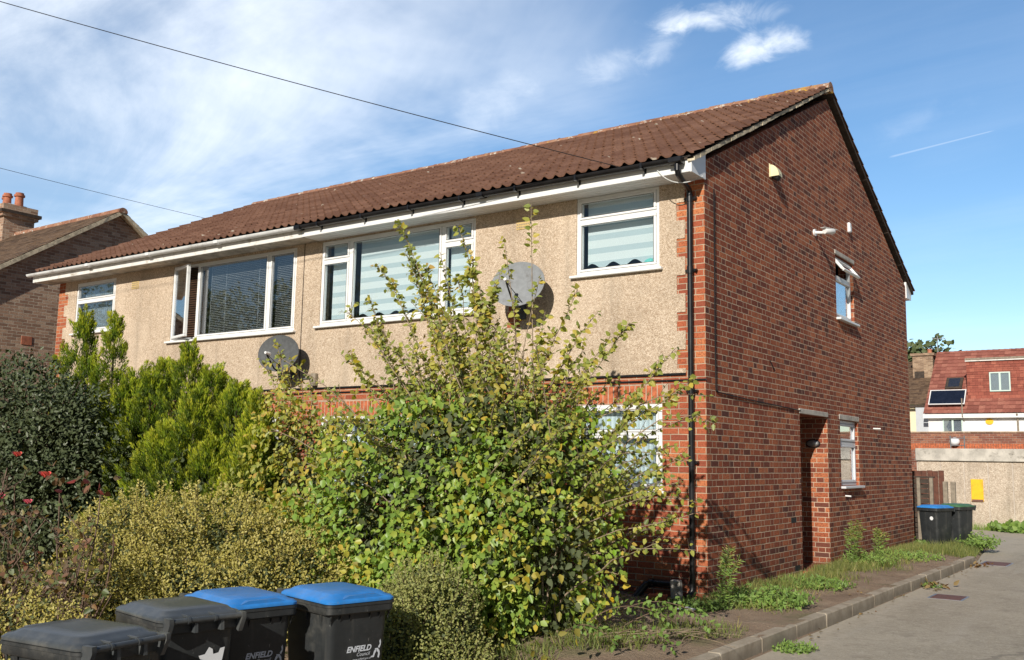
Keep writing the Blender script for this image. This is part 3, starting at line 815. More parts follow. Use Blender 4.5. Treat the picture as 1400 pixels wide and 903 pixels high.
# downpipe: outlet, swan neck, stack, collars, shoe
DX, DY = -.165, -.055
dp = MB()
dp.tube([(-.13, GY, GZ-.05), (-.13, GY, GZ-.15)], .036, 12)
dp.tube([(-.13, GY, GZ-.13), (-.132, GY+.02, GZ-.18), (DX, DY-.02, 4.80), (DX, DY, 4.74)], .034, 12)
dp.tube([(DX, DY, 4.78), (DX, DY, .12)], .034, 14)
recalc(dp.build('downpipe', M['black_pvc'], house, 40))
for z in (4.70, 3.82, 2.38, 1.55):
    b = MB(); b.tube([(DX, DY, z-.045), (DX, DY, z+.045)], .0405, 14); b.box(DX-.075, DX+.075, -.03, -.012, z-.016, z+.016); b.tube([(DX+.07, -.07, z), (DX+.07, -.01, z)], .01, 6)
    recalc(b.build('pipe_collar', M['black_pvc'], house, 40))
b = MB(); b.tube([(DX, DY, .2), (DX, DY, .1), (DX-.02, DY-.03, .05), (DX-.04, DY-.08, .02)], .037, 12); recalc(b.build('pipe_shoe', M['black_pvc'], house, 40))
# loose grey cable looped below the box end
c = bez((-.42, -.41, 5.0), (-.18, -.46, 4.68), (.03, -.1, 4.93), 14)
MB().tube(c, .006, 5).build('loose_cable', M['grey_white'], house)
mb = MB(); mb.tube([(.012, .26, 4.86), (.012, .255, 4.0), (.012, .25, 3.0), (.012, .26, 2.40)], .008, 5); mb.tube([(.012, .26, 2.40), (.012, .34, 2.385), (.012, 1.2, 2.355), (.012, 2.2, 2.335), (.012, 3.26, 2.31)], .008, 5)
mb.tube([(.012, 2.06, 2.93), (.02, 2.15, 2.85), (.012, 2.25, 2.8)], .006, 5)
mb.build('wall_cable', M['cable'], house)
# lintels, recess
mb = MB(); mb.bbox(-.2, .014, DOOR[0]-.04, DOOR[1]+.02, 2.272, 2.345, .006); mb.build('door_lintel', M['concrete'], house)
mb = MB(); mb.bbox(-.12, .010, S2[0]-.04, S2[1]+.05, S2[3]+.003, S2[3]+.085, .006); mb.build('window_lintel', M['concrete'], house)
mb = MB(); mb.bbox(-.12, .012, S1[0]-.03, S1[1]+.05, S1[3]+.003, S1[3]+.075, .006); mb.build('window_lintel', M['concrete'], house)
mb = MB(); mb.bbox(-1.2, .05, DOOR[0]+.003, DOOR[1]-.003, -.05, .056, .008); mb.build('door_step', M['tile_floor'], house)
mb = MB(); mb.bbox(-1.16, -1.11, DOOR[0]+.06, DOOR[1]-.25, .06, 2.1, .005)
door = mb.build('door', M['old_white'], house)
mb = MB(); mb.bbox(-1.11, -1.06, DOOR[0]+.95, DOOR[0]+.98, .98, 1.1, .006); mb.build('handle', M['steel'], door)
mb = MB(); mb.box(-1.22, -1.165, DOOR[0], DOOR[1], .06, 2.27); mb.build('door_frame', M['upvc'], house)
for (y, z) in ((3.02, .12), (2.9, .78)): mb = MB(); mb.box(-.02, .003, y-.1, y+.1, z-.035, z+.035); mb.build('vent_hole', M['dark_rubber'], house)

# ---- windows
def bars(mb, ax, c0, c1, rects):
    for (a, b, z0, z1) in rects:
        if ax == 'y': mb.bbox(a, b, c0, c1, z0, z1, .006)
        else: mb.bbox(c0, c1, a, b, z0, z1, .006)
def ring(mb, ax, c0, c1, u0, u1, z0, z1, w):
    bars(mb, ax, c0, c1, [(u0, u1, z0, z0+w), (u0, u1, z1-w, z1), (u0, u0+w, z0+w+.0005, z1-w-.0005), (u1-w, u1, z0+w+.0005, z1-w-.0005)])
def front_window(W, mull, lights, blind=None, sill=True, glass='glass', deep=.0, label=None, mat='upvc', skip=None):
    """W opening; mull list of x; lights: list of (x0,x1,zsplit or None)"""
    x0, x1, z0, z1 = W
    mb = MB(); ring(mb, 'y', .0+deep, .07+deep, x0+.001, x1-.001, z0+.001, z1-.001, .045)
    for m_ in mull: bars(mb, 'y', .0+deep, .07+deep, [(m_-.032, m_+.032, z0+.047, z1-.047)])
    f = mb.build('window', M[mat], house)
    if label: f['label'] = label
    sash = MB(); pane = MB(); beads = MB()
    for li, (a, b, zs) in enumerate(lights):
        if skip == li: continue
        spl = [(z0+.046, z1-.046)] if zs is None else [(z0+.046, zs-.022), (zs+.022, z1-.046)]
        if zs is not None: bars(sash, 'y', .0+deep, .07+deep, [(a, b, zs-.022, zs+.022)])
        for (p, q) in spl:
            w = .034
            ring(sash, 'y', -.012+deep, .05+deep, a+.002, b-.002, p+.002, q-.002, w)
            ring(beads, 'y', -.0132+deep, -.011+deep, a+w-.003, b-w+.003, p+w-.003, q-w+.003, .006)
            pane.box(a+w, b-w, .012+deep, .018+deep, p+w, q-w)
    if sash.v: sash.build('sash', M[mat], f)
    beads.build('gasket', M['dark_rubber'], f)
    pane.build('pane', M[glass], f)
    if sill:
        s = MB(); s.bbox(x0-.07, x1+.05, -.075+deep*0, .02, z0-.035, z0-.001, .006); s.build('sill', M[mat], f)
    return f
def blind_sheet(f, x0, x1, z0, z1, y, mat, scallop=None, name='blind'):
    n = int((x1-x0)/.02); mb = MB(); vs = []
    for i in range(n+1):
        x = x0+(x1-x0)*i/n
        zz = z0 + (scallop[1]*(.5-.5*math.cos(2*math.pi*(x-x0)/scallop[0]-1.2)) if scallop else 0)
        vs += [(x, y, zz), (x, y, z1)]
    mb.add(vs, [(2*i, 2*i+2, 2*i+3, 2*i+1) for i in range(n)])
    return mb.build(name, mat, f)
f = front_window(W1, [], [(W1[0]+.046, W1[1]-.046, 4.615)])
blind_sheet(f, W1[0]+.10, W1[1]-.03, W1[2]+.17, W1[3]-.03, .12, M['zebra'], (.31, -.07))
mb = MB(); mb.lathe((W1[1]-.19, .12, W1[2]+.046), [(.02, 0), (.085, .005), (.09, .04), (.065, .085), (.015, .11)], 12); mb.build('ornament', mat_plain('turquoise_ornament', (.15, .55, .5), .5), f, True)
f = front_window(W2, [-5.86, -4.02], [(W2[0]+.046, -5.893, 4.585), (-5.827, -4.053, None), (-3.987, W2[1]-.046, 4.585)])
blind_sheet(f, W2[0]+.13, -5.90, W2[2]+.10, W2[3]-.03, .13, M['zebra'], (.27, -.045))
blind_sheet(f, -5.76, -4.06, W2[2]+.16, W2[3]-.03, .13, M['zebra'], (.34, -.06))
blind_sheet(f, -3.98, W2[1]-.05, W2[2]+.10, W2[3]-.03, .13, M['zebra'], (.27, -.045))
f = front_window(W3, [-9.58, -7.72], [(W3[0]+.046, -9.613, None), (-9.547, -7.753, None), (-7.687, W3[1]-.046, None)], glass='glass_dark', skip=0)
f['label'] = 'three light window with its left casement swung open'
mb = MB()
for (a, b) in ((-9.36, -7.76), (-7.68, -7.1)):
    z = W3[2]+.06
    while z < W3[3]-.06:
        mb.add([(a, .12, z+.008), (b, .12, z+.008), (b, .142, z-.002), (a, .142, z-.002), (a, .1195, z+.001), (b, .1195, z+.001)], [(0, 1, 2, 3), (0, 1, 5, 4)]); z += .03
mb.build('venetian_blind', M['slat'], f)
for xx in (-9.36, -8.96, -8.1, -7.78): mb = MB(); mb.box(xx-.004, xx+.004, .112, .118, W3[2]+.05, W3[3]-.05); mb.build('blind_cord', M['upvc'], f)
mb = MB(); z = W3[2]+.05
while z < W3[3]-.05:
    mb.add([(-10.24, .14, z), (-9.62, .14, z), (-9.62, .165, z+.03), (-10.24, .165, z+.03)], [(0, 1, 2, 3)]); z += .042
mb.build('brown_blind', M['brown_slat'], f)
# open casement: hinged on its left side, free edge swung out towards the road
hx, hy = W3[0]+.05, .0
Mx = Matrix.Translation((hx, hy, 0)) @ Matrix.Rotation(R(-16), 4, 'Z')
mb = MB(); w = .045; Wd = .66
for (a, b, c, d) in ((0, Wd, W3[2]+.04, W3[2]+.04+w), (0, Wd, W3[3]-.04-w, W3[3]-.04), (0, w, W3[2]+.0855, W3[3]-.0855), (Wd-w, Wd, W3[2]+.0855, W3[3]-.0855)):
    mb.bbox(a, b, -.03, .03, c, d, .006, Mx)
oc = mb.build('open_casement', M['upvc'], f); oc['label'] = 'open casement swung outwards'
mb = MB(); mb.box(w, Wd-w, -.004, .002, W3[2]+.085, W3[3]-.085, Mx); mb.build('casement_pane', M['glass_dark'], f)
f = front_window(W4, [], [(W4[0]+.046, W4[1]-.046, 4.5)], glass='glass_dark')
blind_sheet(f, W4[0]+.05, W4[1]-.05, W4[2]+.1, W4[3]-.04, .15, M['net'])
f = front_window(G1, [], [(G1[0]+.046, G1[1]-.046, 1.88)])
blind_sheet(f, G1[0]+.05, G1[1]-.05, G1[2]+.06, G1[3]-.05, .10, M['net'], name='net_curtain')
f = front_window(G2, [-5.75, -4.25], [(G2[0]+.046, -5.783, 1.83), (-5.717, -4.283, None), (-4.217, G2[1]-.046, 1.83)])
blind_sheet(f, G2[0]+.05, G2[1]-.05, G2[2]+.06, G2[3]-.05, .12, M['net'], name='net_curtain')
f = front_window(G3, [-9.4, -8.0], [(G3[0]+.046, -9.433, None), (-9.367, -8.033, None), (-7.967, G3[1]-.046, None)], glass='glass_dark')
f = front_window(G4, [], [(G4[0]+.046, G4[1]-.046, 1.88)], glass='glass_dark')
# gable windows (plane x = 0, looking along +x)
def side_window(W, zs, opened, mat):
    y0, y1, z0, z1 = W
    mb = MB(); ring(mb, 'x', -.11, -.05, y0+.001, y1-.001, z0+.001, z1-.001, .05)
    bars(mb, 'x', -.11, -.05, [(y0+.052, y1-.052, zs-.028, zs+.028)])
    f = mb.build('window', mat, house)
    sash = MB(); pane = MB()
    ring(sash, 'x', -.10, -.038, y0+.052, y1-.052, z0+.052, zs-.03, .038); pane.box(-.075, -.069, y0+.09, y1-.09, z0+.09, zs-.068)
    s = MB(); s.bbox(-.1, .075, y0-.015, y1+.06, z0-.04, z0-.002, .006); s.build('sill', mat, f)
    if not opened:
        ring(sash, 'x', -.10, -.038, y0+.052, y1-.052, zs+.03, z1-.052, .038); pane.box(-.075, -.069, y0+.09, y1-.09, zs+.068, z1-.09)
    sash.build('sash', mat, f); pane.build('pane', M['glass_dark'], f)
    if opened:
        Mx = Matrix.Translation((-.045, 0, z1-.055)) @ Matrix.Rotation(R(-38), 4, 'Y')
        h = z1-zs-.07; mb = MB()
        for (a, b, c, d) in ((y0+.05, y1-.05, -.045, 0), (y0+.05, y1-.05, -h, -h+.045), (y0+.05, y0+.095, -h+.0455, -.0455), (y1-.095, y1-.05, -h+.0455, -.0455)):
            mb.bbox(-.022, .022, a, b, c, d, .005, Mx)
        v = mb.build('top_vent', mat, f); v['label'] = 'top hung vent pushed open'
        mb = MB(); mb.box(-.004, .004, y0+.09, y1-.09, -h+.04, -.04, Mx); mb.build('vent_pane', M['glass_dark'], f)
    return f
grey_upvc = mat_plain('weathered_upvc', (.62, .64, .68), .45, .05, 3)
side_window(S1, 4.62, True, M['upvc'])
f = side_window(S2, 1.90, False, grey_upvc)
mb = MB(); mb.box(-.14, -.13, S2[0]+.06, S2[1]-.06, S2[2]+.06, S2[2]+.36); mb.build('blind', M['net'], f)

# ------------------------------------------------------------------ things fixed to the house
def dish(name, label, c, foot, n, mat, w=.86, h=.70):
    t = thing(name, label, 'satellite dish', foot, 0, 'satellite dishes on the front wall')
    n = Vector(n).normalized(); u = Vector((0, 0, 1)).cross(n).normalized(); v = n.cross(u); c = Vector(c)
    mb = MB(); rings = []
    for sgn, off in ((1, 0), (-1, -.012)):
        for r in ((0.02, .25, .5, .75, .93, 1.0) if sgn > 0 else (1.0, .75, .5, .25, .02)):
            rings.append([c + u*(w/2*r*math.cos(a)) + v*(h/2*r*math.sin(a)) + n*(.05*r*r-.05+off) for a in np.linspace(0, 2*math.pi, 40, endpoint=False)])
    recalc(mb.loft(rings).build('reflector', mat, t, 50))
    mb = MB(); foot = Vector(foot)
    mb.tube([foot+Vector((0, -.01, 0)), foot+Vector((0, -.12, .02)), c-n*.16, c-n*.10], .019, 8); mb.box(foot.x-.07, foot.x+.07, -.03, -.013, foot.z-.1, foot.z+.1)
    mb.box(c.x-.05, c.x+.05, c.y+.09, c.y+.18, c.z-.1, c.z+.06)
    mb.build('bracket', M['dish_dark'], t)
    tip = c + n*.30 - v*(h*.12)
    mb = MB(); mb.tube([c - v*(h*.47) - n*.02, c - v*(h*.45)+n*.06, tip - v*.03], .012, 6); mb.tube([c - v*(h*.42)+u*.1, tip-v*.02], .005, 5); mb.build('feed_arm', M['dark_rubber'], t)
    mb = MB(); mb.tube([tip-n*.07, tip-n*.02, tip, tip+n*.05], [.03, .03, .022, .02], 10); mb.build('receiver', M['upvc'], t, 40)
    return t
dish('satellite_dish', 'pale grey oval mesh dish on the wall between the zebra blind windows', (-2.42, -.42, 3.80), (-2.62, -.012, 3.50), (.16, -1, .22), M['dish'], .77, .62)
dish('satellite_dish', 'dark grey oval dish on the wall under the open casement window', (-6.93, -.42, 3.12), (-7.05, -.012, 2.85), (.30, -1, .12), M['dish_dark'], .72, .58)
t = thing('junction_box', 'small grey box on a bracket on the pebbledash beside the dark dish', 'box', (-6.5, -.012, 2.75))
MB().bbox(-6.56, -6.45, -.08, -.014, 2.62, 2.82, .008).build('cover', M['wood_grey'], t); MB().box(-6.9, -6.56, -.04, -.02, 2.74, 2.755).build('arm', M['steel'], t)

t = thing('vent_cowl', 'cream plastic hooded vent high on the gable wall', 'vent', (0, 2.3, 5.6))
mb = MB(); prof = [(0, -.08)] + [(.13*math.sin(a)*1.0, -.08+.17*math.cos(a)) for a in np.linspace(math.pi/2, 0, 8)]
mb.add([(q[0], 2.22, 5.6+q[1]) for q in prof] + [(q[0], 2.36, 5.6+q[1]) for q in prof],
       [tuple(range(len(prof)))[::-1], tuple(len(prof)+i for i in range(len(prof)))] + [(i, i+1, len(prof)+i+1, len(prof)+i) for i in range(1, len(prof)-1)])
recalc(mb.build('hood', M['yellow_pale'], t, 40)); MB().box(.001, .012, 2.20, 2.38, 5.51, 5.70).build('flange', M['yellow_pale'], t)
MB().tube([(.02, 2.29, 5.55), (.11, 2.29, 5.50)], .05, 12).build('duct', M['dark_rubber'], t)

t = thing('security_camera', 'white bullet security camera on the gable wall', 'security camera', (0, 4.15, 5.1))
mb = MB(); mb.tube([(.0, 4.10, 5.10), (.025, 4.10, 5.10)], .055, 16); recalc(mb.build('base', M['upvc'], t, 40))
mb = MB(); mb.tube([(.02, 4.10, 5.10), (.12, 4.12, 5.09), (.18, 4.16, 5.11)], .024, 8); mb.build('arm', M['upvc'], t, 40)
cd = Vector((.35, .9, .12)).normalized(); c0 = Vector((.17, 4.08, 5.10))
mb = MB(); mb.tube([c0, c0+cd*.02, c0+cd*.20, c0+cd*.21], [.04, .046, .046, .04], 16); recalc(mb.build('body', M['upvc'], t, 40))
mb = MB(); mb.tube([c0+cd*.211, c0+cd*.218], [.033, .03], 14); mb.build('lens', M['dark_rubber'], t)
mb = MB(); mb.bbox(-.04, .04, -.05, .26, .048, .055, .003, Matrix.Translation(c0) @ Matrix.Rotation(R(-21), 4, 'Z')); mb.build('sunshield', M['upvc'], t)

t = thing('alarm_sensor', 'small upright white sensor box on the gable right of the camera', 'sensor', (0, 5.92, 5.55))
MB().bbox(0.001, .05, 5.87, 5.97, 5.47, 5.64, .012).build('housing', M['paper'], t); MB().bbox(.05, .054, 5.885, 5.955, 5.485, 5.55, .003).build('lens', M['grey_white'], t)
for (y, z, l, lab) in ((7.11, 2.19, .125, 'white overflow pipe stub sticking out right of the lower gable window'), (5.35, 1.06, .09, 'white overflow pipe stub in the shadow below the lower gable window')):
    mb = MB(); mb.tube([(-.02, y, z), (l, y, z-.006)], .013, 10); mb.tube([(l, y, z-.006), (l-.012, y, z-.006)], .0105, 10)
    o = mb.build('overflow_pipe', M['upvc'], None, 40); tag(o, lab, 'pipe', 'overflow pipes in the gable wall')
t = thing('bulkhead_light', 'oval wall light inside the recessed doorway', 'wall light', (-.2, DOOR[1], 1.86))
mb = MB(); rings = []
for r, d in ((1, 0), (1, .03), (.85, .06), (.5, .08), (.05, .085)): rings.append([(-.22+.10*r*math.cos(a), DOOR[1]-.002-d*.8, 1.87+.055*r*math.sin(a)) for a in np.linspace(0, 2*math.pi, 20, endpoint=False)])
recalc(mb.loft(rings[1:]).build('diffuser', M['steel'], t, True)); MB().loft([[(-.22+.11*math.cos(a), DOOR[1]-d, 1.87+.065*math.sin(a)) for a in np.linspace(0, 2*math.pi, 20, endpoint=False)] for d in (.001, .03)]).build('base', M['black_pvc'], t)

# rubble and pipe at the foot of the corner
t = thing('drain_pipe', 'bent black waste pipe lying at the foot of the front wall', 'pipe', (-.6, -.15, 0))
mb = MB(); mb.tube([(-.30, -.16, .16), (-.62, -.15, .16), (-.70, -.17, .13), (-.80, -.30, -.04)], .045, 10); recalc(mb.build('pipe', M['black_pvc'], t, 40))
mb = MB(); mb.tube([(-.60, -.15, .16), (-.66, -.155, .155)], .052, 10); recalc(mb.build('collar', M['black_pvc'], t, 40))
mb = MB(); mb.bbox(-.06, .06, -.035, .035, 0, .24, .008, Matrix.Translation((-.27, -.24, -.01)) @ Matrix.Rotation(R(6), 4, 'X')); tag(mb.build('brick', M['concrete']), 'grey brick standing on end beside the downpipe', 'brick')
mb = MB(); mb.bbox(-.11, .11, -.05, .05, 0, .065, .008, Matrix.Translation((-.45, -.36, .0)) @ Matrix.Rotation(R(14), 4, 'Z')); tag(mb.build('brick', M['soldier']), 'flat brown brick lying on soil below the black waste pipe', 'brick')
mb = MB(); mb.add([(-.1, -.05, .02), (.0, -.07, .035), (.11, -.03, .018), (.1, .05, .03), (0, .06, .045), (-.09, .05, .02)], [(0, 1, 4, 5), (1, 2, 3, 4)])
o = mb.build('litter', M['paper']); o.location = (.16, -.95, .005); tag(o, 'scrap of white plastic litter on the soil by the corner', 'litter')

# ------------------------------------------------------------------ neighbouring buildings
nb = thing('neighbour_house', 'brown brick house at the left with gable end, chimney and three clay pots', 'house', (-18, 3.64, 0))
mb = MB(); mb.box(-34, -18, -.7, 8.0, -.5, 4.9); mb.prism([(-.7, 4.9), (8.0, 4.9), (3.64, 7.66)], 'x', -34, -18)
mb.build('wall', M['brick_brown'], nb)
tile_slope('roof', M['tile_flat'], nb, -34, -17.85, -1.0, 4.76, 3.64, 7.80, gauge=.16, period=.2, amp=.0, step=.014, sub=2)
tile_slope('roof', M['tile_flat'], nb, -34, -17.85, 8.3, 4.76, 3.64, 7.80, gauge=.16, period=.2, amp=.0, step=.014, sub=2)
mb = MB()
for s in (0, 1):
    ya = -1.02 if s == 0 else 8.32
    mb.prism([(ya, 4.74), (3.64, 7.79), (3.64, 7.68), (ya, 4.63)], 'x', -18.0, -17.83)
mb.build('verge', M['mortar_old'], nb)
mb = MB(); x = -34
while x < -17.9:
    mb.loft([[(xx, 3.64+.13*math.sin(a), 7.74+.12*math.cos(a)) for a in np.linspace(-1.7, 1.7, 8)] for xx in (x, x+.44)]); x += .45
mb.build('ridge_tiles', M['ridge'], nb, 50)
mb = MB(); mb.box(-18.0+.0005, -17.985, 1.35, 1.60, 4.05, 4.25); mb.build('air_brick', M['terracotta'], nb)
chy = 3.64
mb = MB(); mb.box(-24.1, -23.05, chy-.45, chy+.45, 7.0, 8.25); mb.box(-24.17, -22.98, chy-.53, chy+.53, 8.25, 8.34); mb.box(-24.22, -22.93, chy-.59, chy+.59, 8.34, 8.44); mb.box(-24.15, -23.0, chy-.51, chy+.51, 8.44, 8.62)
ch = mb.build('chimney', M['brick_brown'], nb)
mb = MB(); mb.box(-24.225, -22.925, chy-.595, chy+.595, 8.345, 8.435); mb.build('soot_band', M['wood'], ch)
mb = MB(); mb.loft([[(-24.05, chy-.4, 8.62), (-23.1, chy-.4, 8.62), (-23.1, chy+.4, 8.62), (-24.05, chy+.4, 8.62)], [(-23.9, chy-.25, 8.70), (-23.25, chy-.25, 8.70), (-23.25, chy+.25, 8.70), (-23.9, chy+.25, 8.70)]]); mb.build('flaunching', M['concrete'], ch)
for (x, y, r) in ((-23.9, chy, .11), (-23.6, chy-.12, .12), (-23.25, chy+.05, .125)):
    mb = MB(); mb.lathe((x, y, 8.64), [(r, 0), (r*.92, .22), (r*.9, .30), (r*1.2, .31), (r*1.22, .36), (r*.95, .37), (r*.95, .42), (r*.8, .42)], 14)
    recalc(mb.build('chimney_pot', M['terracotta'], ch, 40))

# tan brick house across the drive (seen mirrored in the gable windows)
ob = thing('brick_house_opposite', 'tan brick house across the drive seen mirrored in the lower gable window', 'house', (11, 5, 0))
mb = MB(); grid_wall('x', 9.6, -1, .5, 11, -.3, 5.0, [(3, 4.2, 1.0, 2.2), (7.4, 8.6, 1.0, 2.2), (3, 4.2, 3.6, 4.7), (7.4, 8.6, 3.6, 4.7)], .3, mb)
mb.box(9.9, 16, .5, .8, -.3, 5); mb.box(9.9, 16, 10.7, 11, -.3, 5); mb.box(15.7, 16, .8, 10.7, -.3, 5)
mb.build('wall', M['brick_tan'], ob)
mb = MB(); mb.prism([(9.2, 4.95), (16.4, 4.95), (12.8, 7.3)], 'y', .2, 11.3); mb.build('roof', M['rust'], ob)
for (a, b, c, d) in ((3, 4.2, 1.0, 2.2), (7.4, 8.6, 1.0, 2.2), (3, 4.2, 3.6, 4.7), (7.4, 8.6, 3.6, 4.7)):
    mb = MB(); ring(mb, 'x', 9.66, 9.72, a+.001, b-.001, c+.001, d-.001, .06); f = mb.build('window', M['upvc'], ob)
    mb = MB(); mb.box(9.69, 9.70, a+.06, b-.06, c+.06, d-.06); mb.build('pane', M['glass_dark'], f)

# garage block closing the drive
ga = thing('garage', 'pebble panelled concrete garage with flat roof at the end of the drive', 'garage', (1, 19, -.14))
mb = MB(); x = -1.95
while x < 5.2:
    mb.bbox(x+.012, x+.598, 19.0, 19.08, -.3, 1.70, .008); x += .61
mb.build('panel', M['garage'], ga)
mb = MB(); x = -1.95
while x < 5.3: mb.box(x-.018, x+.026, 19.012, 19.07, -.3, 1.70); x += .61
mb.build('panel_joint', mat_plain('pale_joint', (.52, .46, .40), .9, .15), ga)
mb = MB(); mb.bbox(-1.98, 5.3, 18.93, 19.10, 1.702, 2.05, .012); mb.build('roof_edge', M['concrete'], ga)
mb = MB(); mb.box(-1.96, 5.25, 19.12, 24.0, -.3, 2.0); mb.build('body', M['garage'], ga)
t = thing('yellow_sign', 'blank yellow panel fixed to the pebbled garage wall', 'sign', (-.4, 18.97, .6))
MB().bbox(-.56, -.25, 18.965, 18.995, .60, 1.21, .006).build('plate', M['yellow'], t)
mb = MB(); mb.box(-.55, -.26, 18.962, 18.966, .60, .66); mb.build('rust_stain', M['rust'], t)

bw = thing('brick_boundary_wall', 'red brick wall rising behind the garage roof', 'wall', (0, 24.5, 0))
mb = MB(); mb.box(-7.5, 7, 24.5, 24.75, -.3, 2.66); mb.build('wall', M['brick_far'], bw)
mb = MB(); mb.bbox(-7.5, 7, 24.46, 24.79, 2.662, 2.71, .01); mb.build('coping', M['brick_brown'], bw)
mb = MB(); x = -4.4
while x < 3: mb.bbox(x, x+.065, 24.485, 24.499, 2.10, 2.31, .002); x += .08
mb.build('soldier_course', M['soldier'], bw)
t = thing('globe_lamp', 'round white lamp on the brick wall above the garage roof', 'lamp', (-1.95, 24.4, 2.3))
mb = MB(); mb.lathe((-1.95, 24.38, 2.25), [(.02, -.02), (.11, .01), (.155, .08), (.16, .15), (.12, .22), (.04, .26)], 16); mb.build('globe', M['paper'], t, True); MB().tube([(-1.95, 24.5, 2.24), (-1.95, 24.38, 2.24)], .03, 6).build('arm', M['steel'], t)
t = thing('metal_rail', 'thin grey metal rail standing on the garage roof', 'rail', (-1.5, 22, 2.0))
mb = MB()
for x in (-1.62, -1.22): mb.tube([(x, 22, 2.0), (x, 22, 2.5)], .02, 6)
for z in (2.2, 2.42): mb.tube([(-1.62, 22, z), (-1.22, 22, z)], .015, 6)
mb.build('rail', M['steel'], t)

# terrace far behind: red tiled house with dormer
fh = thing('far_house', 'white house with red tiled roof and tile hung dormer in the distance', 'house', (0, 48, 0))
mb = MB(); mb.box(-7.75, 9, 48, 56, -.3, 4.62); mb.prism([(48, 4.62), (56, 4.62), (52, 8.2)], 'x', -7.75, 9); mb.build('wall', M['white_render'], fh)
tile_slope('roof', M['tile_red'], fh, -7.95, 9.1, 47.7, 4.48, 52, 8.42, gauge=.33, period=.3, amp=.02, step=.03, sub=3)
tile_slope('roof', M['tile_red'], fh, -7.95, 9.1, 56.3, 4.48, 52, 8.42, gauge=.33, period=.3, amp=.02, step=.03, sub=3)
mb = MB(); mb.box(-7.95, 9.1, 47.68, 47.72, 4.22, 4.44); mb.box(-7.95, 9.1, 47.72, 48.0, 4.22, 4.25); mb.build('fascia', M['upvc'], fh)
dm = MB(); dm.box(-5.75, 9, 48.62, 52, 5.2, 7.42)
d = dm.build('dormer', M['tile_hung'], fh); d.data.materials.clear(); d.data.materials.append(mat_brick('hung_tile_red', [(0, (.25, .075, .055)), (.4, (.35, .105, .075)), (1, (.46, .16, .11))], (.14, .05, .04), .5, False, .28, .19, .004))
mb = MB()
for i in range(14): mb.prism([(48.60, 5.70+i*.125), (48.62, 5.70+i*.125), (48.62, 5.83+i*.125)], 'x', -5.76, 9)
mb.build('hung_tiles', d.data.materials[0], d)
mb = MB(); mb.box(-5.8, 9, 48.5, 52, 7.42, 7.50); mb.build('dormer_roof', M['old_white'], d)
mb = MB(); mb.box(-5.8, 9, 48.46, 48.5, 7.50, 7.60); mb.build('lead_edge', M['wood_grey'], d)
def far_window(x0, x1, z0, z1, y, parent):
    mb = MB(); ring(mb, 'y', y-.06, y+.02, x0, x1, z0, z1, .07); bars(mb, 'y', y-.06, y+.02, [((x0+x1)/2-.05, (x0+x1)/2+.05, z0+.071, z1-.071)])
    f = mb.build('window', mat_green, parent); b = MB(); b.box(x0+.07, x1-.07, y-.03, y-.02, z0+.07, z1-.07); b.build('pane', M['glass_dark'], f)
    b = MB(); b.box(x0+.07, x1-.07, y-.004, y-.002, z0+.07, z1-.07); b.build('curtain', M['grey_render'], f)
mat_green = mat_plain('pale_green_frame', (.58, .72, .66), .5, .04)
far_window(-4.6, -3.55, 5.70, 6.78, 48.6, d); far_window(-7.0, -5.95, 3.35, 4.2, 48, fh); far_window(-2.9, -1.6, 3.35, 4.2, 48, fh)
tl = (8.42-4.48)/(52-47.7)
sk = MB(); A = Matrix.Translation((-6.6, 49.6, 4.48+(49.6-47.7)*tl+.04)) @ Matrix.Rotation(math.atan(tl), 4, 'X')
sk.bbox(-.45, .45, -.5, .5, 0, .1, .02, A); w = sk.build('roof_window', M['wood'], fh); sk = MB(); sk.bbox(-.3, .3, -.38, .38, .1, .115, .004, A); sk.build('pane', M['glass_dark'], w)
A = Matrix.Translation((-6.75, 48.25, 4.48+(48.25-47.7)*tl+.42)) @ Matrix.Rotation(math.atan(tl)*1.15, 4, 'X')
sp = thing('solar_panel', 'dark solar panel in a pale frame on the red roof', 'solar panel', (-6.75, 48.2, 5))
MB().box(-.9, .9, -.52, .52, .02, .03, A).build('cells', M['solar'], sp)
mb = MB()
for q in ((-.95, .95, -.57, -.52), (-.95, .95, .52, .57), (-.95, -.9, -.5195, .5195), (.9, .95, -.5195, .5195)): mb.box(*q, 0, .045, A)
mb.build('frame', M['upvc'], sp); mb = MB()
for x in (-.7, .7): mb.box(x-.03, x+.03, -.3, .3, -.22, -.001, A)
mb.build('bracket', M['steel'], sp)
mb = MB(); mb.tube([(-5.9, 47.66, 5.3), (-5.9, 47.64, 4.3), (-5.86, 47.9, 4.1)], .035, 6); mb.tube([(-3.2, 47.64, 4.4), (-3.2, 47.9, 4.1), (-3.2, 47.95, 0)], .05, 6); mb.build('downpipe', M['wood_grey'], fh)
t = thing('yellow_notice', 'round yellow plate on the white wall of the distant house', 'sign', (-4.6, 47.97, 4.0)); mb = MB(); mb.prism([(-4.6+.2*math.cos(a), 4.02+.17*math.sin(a)) for a in np.linspace(0, 2*math.pi, 16, endpoint=False)], 'y', 47.95, 47.99); mb.build('plate', M['yellow'], t)
ph = thing('cream_house', 'cream rendered house with mossy brown roof left of the red roofed house', 'house', (-11, 49, 0))
mb = MB(); mb.box(-14, -8.55, 49, 57, -.3, 5.0); mb.build('wall', M['cream_render'], ph); MB().box(-8.55, -7.76, 48.6, 57, -.3, 5.0).build('side_wall', M['grey_render'], ph)
tile_slope('roof', M['tile_flat'], ph, -14, -7.96, 48.6, 5.05, 53, 8.0, gauge=.3, period=.3, amp=.015, step=.03, sub=3)
mb = MB(); mb.box(-14, -7.76, 48.55, 48.6, 4.9, 5.04); mb.build('gutter', M['wood'], ph)
mb = MB(); mb.box(-9.2, -8.05, 51.2, 52.4, 5.6, 8.15); mb.box(-9.3, -7.95, 51.1, 52.5, 8.15, 8.3); c = mb.build('chimney', M['brick_tan'], ph)
